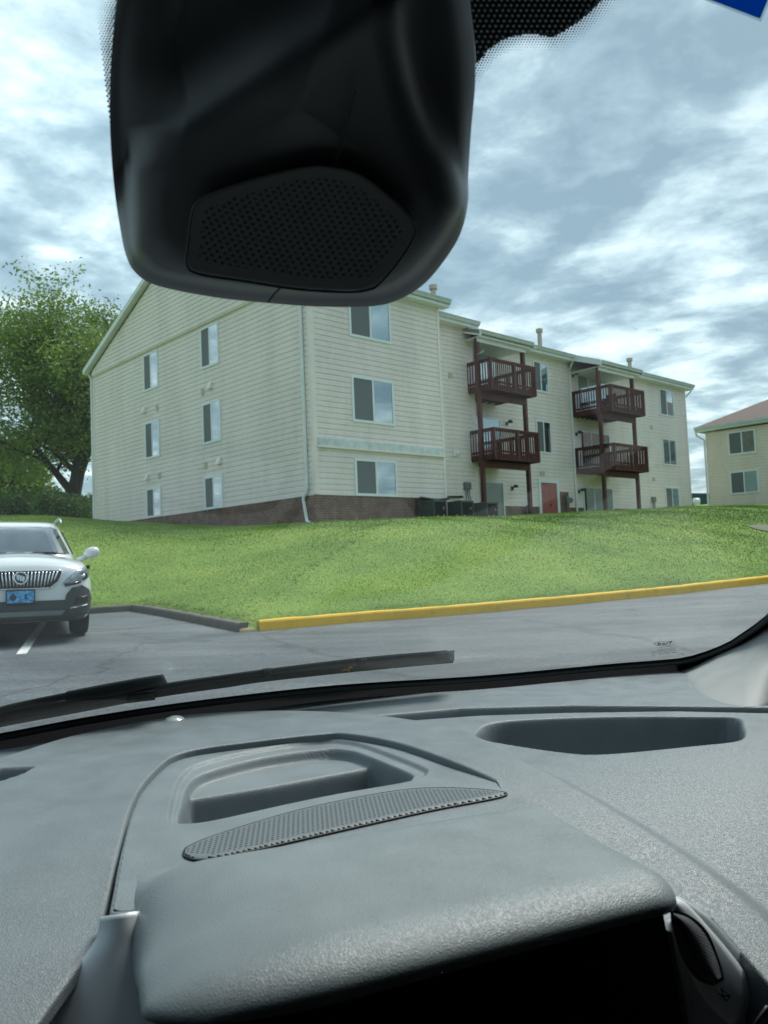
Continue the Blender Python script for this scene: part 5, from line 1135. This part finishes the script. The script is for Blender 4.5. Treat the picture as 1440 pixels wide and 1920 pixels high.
# ---- overhead sensor housing
SIL = [(700, -260), (430, -260), (250, -150), (226, -60), (212, 60), (206, 160), (207, 260), (214, 350), (224, 420), (236, 478), (255, 512), (296, 536), (400, 557), (500, 568), (600, 575), (700, 574), (752, 560), (800, 528), (846, 470), (868, 425), (878, 375), (878, 330), (884, 240), (891, 160), (891, 90), (882, 10), (870, -80), (850, -200)]
CRE = [(690, -250), (440, -250), (290, -150), (262, -60), (242, 40), (230, 130), (232, 215), (240, 300), (244, 400), (250, 462), (270, 492), (306, 514), (400, 533), (500, 545), (600, 551), (690, 550), (738, 538), (782, 508), (828, 452), (852, 412), (866, 375), (860, 326), (828, 262), (798, 190), (778, 120), (768, 40), (765, -80), (760, -200)]
INN = [(660, -230), (480, -230), (380, -150), (350, -60), (330, 40), (330, 120), (345, 200), (330, 300), (300, 370), (300, 440), (320, 470), (350, 495), (420, 515), (500, 527), (600, 533), (680, 532), (722, 518), (760, 490), (796, 445), (815, 405), (810, 375), (780, 326), (750, 262), (730, 190), (715, 120), (700, 40), (700, -80), (700, -200)]
S1, S2, S3 = smooth_poly(SIL, True, 9), smooth_poly(CRE, True, 9), smooth_poly(INN, True, 9)
cpx = np.array([560., 200.])
def gtl(PX): return glass_t(np.array(PX))
tg = float(gtl([560., 575.])); 
def dH(PX, off):
    s_ = ((PX[:, 0]-240)*(-.55)-(PX[:, 1]-318)*.835)
    s_ = 9*np.log1p(np.exp(np.clip(s_/9, -30, 30))); s_ = 150*np.tanh(s_/150)
    return np.minimum((.455-.00018*(575-PX[:, 1]))-off+.00020*s_, glass_t(PX)-.006-off*.25)
rows = [rays(S1*.96+cpx*.04)*(gtl(S1)-.003)[:, None], rays(S1)*dH(S1, .035)[:, None], rays(S1*.985+S2*.015)*dH(S1, .047)[:, None], rays(S1*.5+S2*.5)*dH(S1, .0535)[:, None], rays(S2)*dH(S2, .058)[:, None], rays(S2*.7+S3*.3)*dH(S2, .0715)[:, None], rays(S3)*dH(S3, .076)[:, None]]
for w in np.linspace(.05, .95, 22): PX = S3*(1-w)+cpx*w; rows.append(rays(PX)*dH(PX, .076+.004*w)[:, None])
g = MB(); g.grid(np.array(rows), close=True); g.quad(list(rows[-1])[::-1])
HSG = g.build('sensor_housing', M_HOUS, OWN, smooth=True, weld=True)
GP_ = [(350, 496), (352, 460), (360, 400), (374, 376), (420, 355), (500, 330), (575, 313), (620, 313), (672, 326), (720, 360), (768, 404), (779, 424), (776, 445), (750, 488), (712, 532), (690, 544), (650, 548), (560, 543), (460, 528), (372, 514)]
class SH_: pass
def surf_h(PX):
    shp = PX.shape; p = PX.reshape(-1, 2); return (rays(p)*(dH(p, .0845))[:, None]).reshape(shp[0], shp[1], 3) if len(shp) == 3 else rays(p)*dH(p, .0845)[:, None]
surf_h.n = -ax_f
M_HG = dots_mat('housing_dots', (.10, .112, .118), (.002, .002, .002), .45, 15.5, 9.6, 3.6, .0006)
def uv_px(PX, P3): x = PX[..., 0]; y = PX[..., 1]; return np.stack([x+.25*(y-400), (y-.16*(x-560)+ .00035*(x-560)**2)], -1)
poly_relief('perforated_cover', GP_, surf_h, M_HG, HSG, uv_px, 24, 3.0, lift=.001)
PX = smooth_poly(GP_, True, 6); P = rays(PX)*dH(PX, .0848)[:, None]; g = MB(); g.tube(list(P)+[P[0]], .0006, 5, cap=False); g.build('cover_seam', M_BLK, HSG)
for pts in ([(527, 539), (515, 550), (503, 566)], [(628, 312), (640, 270), (655, 215), (666, 170)]):
    PX = np.array(pts, float); P = rays(PX)*(dH(PX, .082))[:, None]; g = MB(); g.tube(list(P), .00045, 5); g.build('housing_seam', M_BLK, HSG)
# ---- unseen cabin shell that blocks light: roof, doors with boxed-in side windows, floor, rear
M_HEAD = pmat('headliner', (.05, .05, .05), .8); M_CAB = pmat('cabin_dark', (.03, .03, .032), .8)
g = MB()
def cbox(r0, r1, f0, f1, z0, z1): g.hexa([CW(r0, f0, z0), CW(r1, f0, z0), CW(r1, f1, z0), CW(r0, f1, z0), CW(r0, f0, z1), CW(r1, f0, z1), CW(r1, f1, z1), CW(r0, f1, z1)])
g = MB(); cbox(-.95, 1.15, -2.2, .215, .315, .36); g.build('headliner', M_HEAD, OWN)  # front edge brought forward, out of view, to cut overhead light on the dash
g = MB(); cbox(-.95, -.90, -2.2, .62, -.95, -.08); cbox(-.95, -.90, -2.2, .55, -.08, .33); g.build('door_and_window_block', M_CAB, OWN)  # upper box closes off the side window, added to darken the cabin
g = MB(); cbox(1.10, 1.15, -2.2, .70, -.95, -.08); cbox(1.10, 1.15, -2.2, .05, -.08, .33); g.build('door_and_window_block', M_CAB, OWN)  # upper box covers the rear of the side window to hold back light
g = MB(); cbox(-.9, 1.1, -2.2, .6, -1.0, -.95); g.build('cabin_floor', M_CAB, OWN)
g = MB(); cbox(-.9, 1.1, -2.25, -2.2, -.95, .4); g.build('rear_panel', M_CAB, OWN)
g = MB(); cbox(-.9, 1.1, 1.02, 1.9, -.62, -.36); g.build('bonnet', M_CAB, OWN, bevel=.03)  # out of view; added to stop light coming up from below
g = MB(); cbox(-.9, -.1, .1, .95, -.95, -.42); g.build('lower_dash', M_CAB, OWN); g = MB(); cbox(.35, 1.1, .42, .95, -.95, -.35); g.build('lower_dash', M_CAB, OWN)

for r0, r1 in ((-.9, -.13), (.66, 1.1)):
    g = MB(); rows = []
    for r in np.linspace(r0, r1, 14):
        e_ = fb(r)-.01; cols = [CW(r, .33, -.55), CW(r, .345, -.27)]
        for f in np.linspace(.36, e_, 16): cols.append(CW(r, f, float(zsheet(r, f))-.006-.010*float(sstep((f-.80)/.06))))
        rows.append(cols)
    g.grid(np.array(rows)); g.build('dashboard_end', M_DASH, OWN, smooth=True)
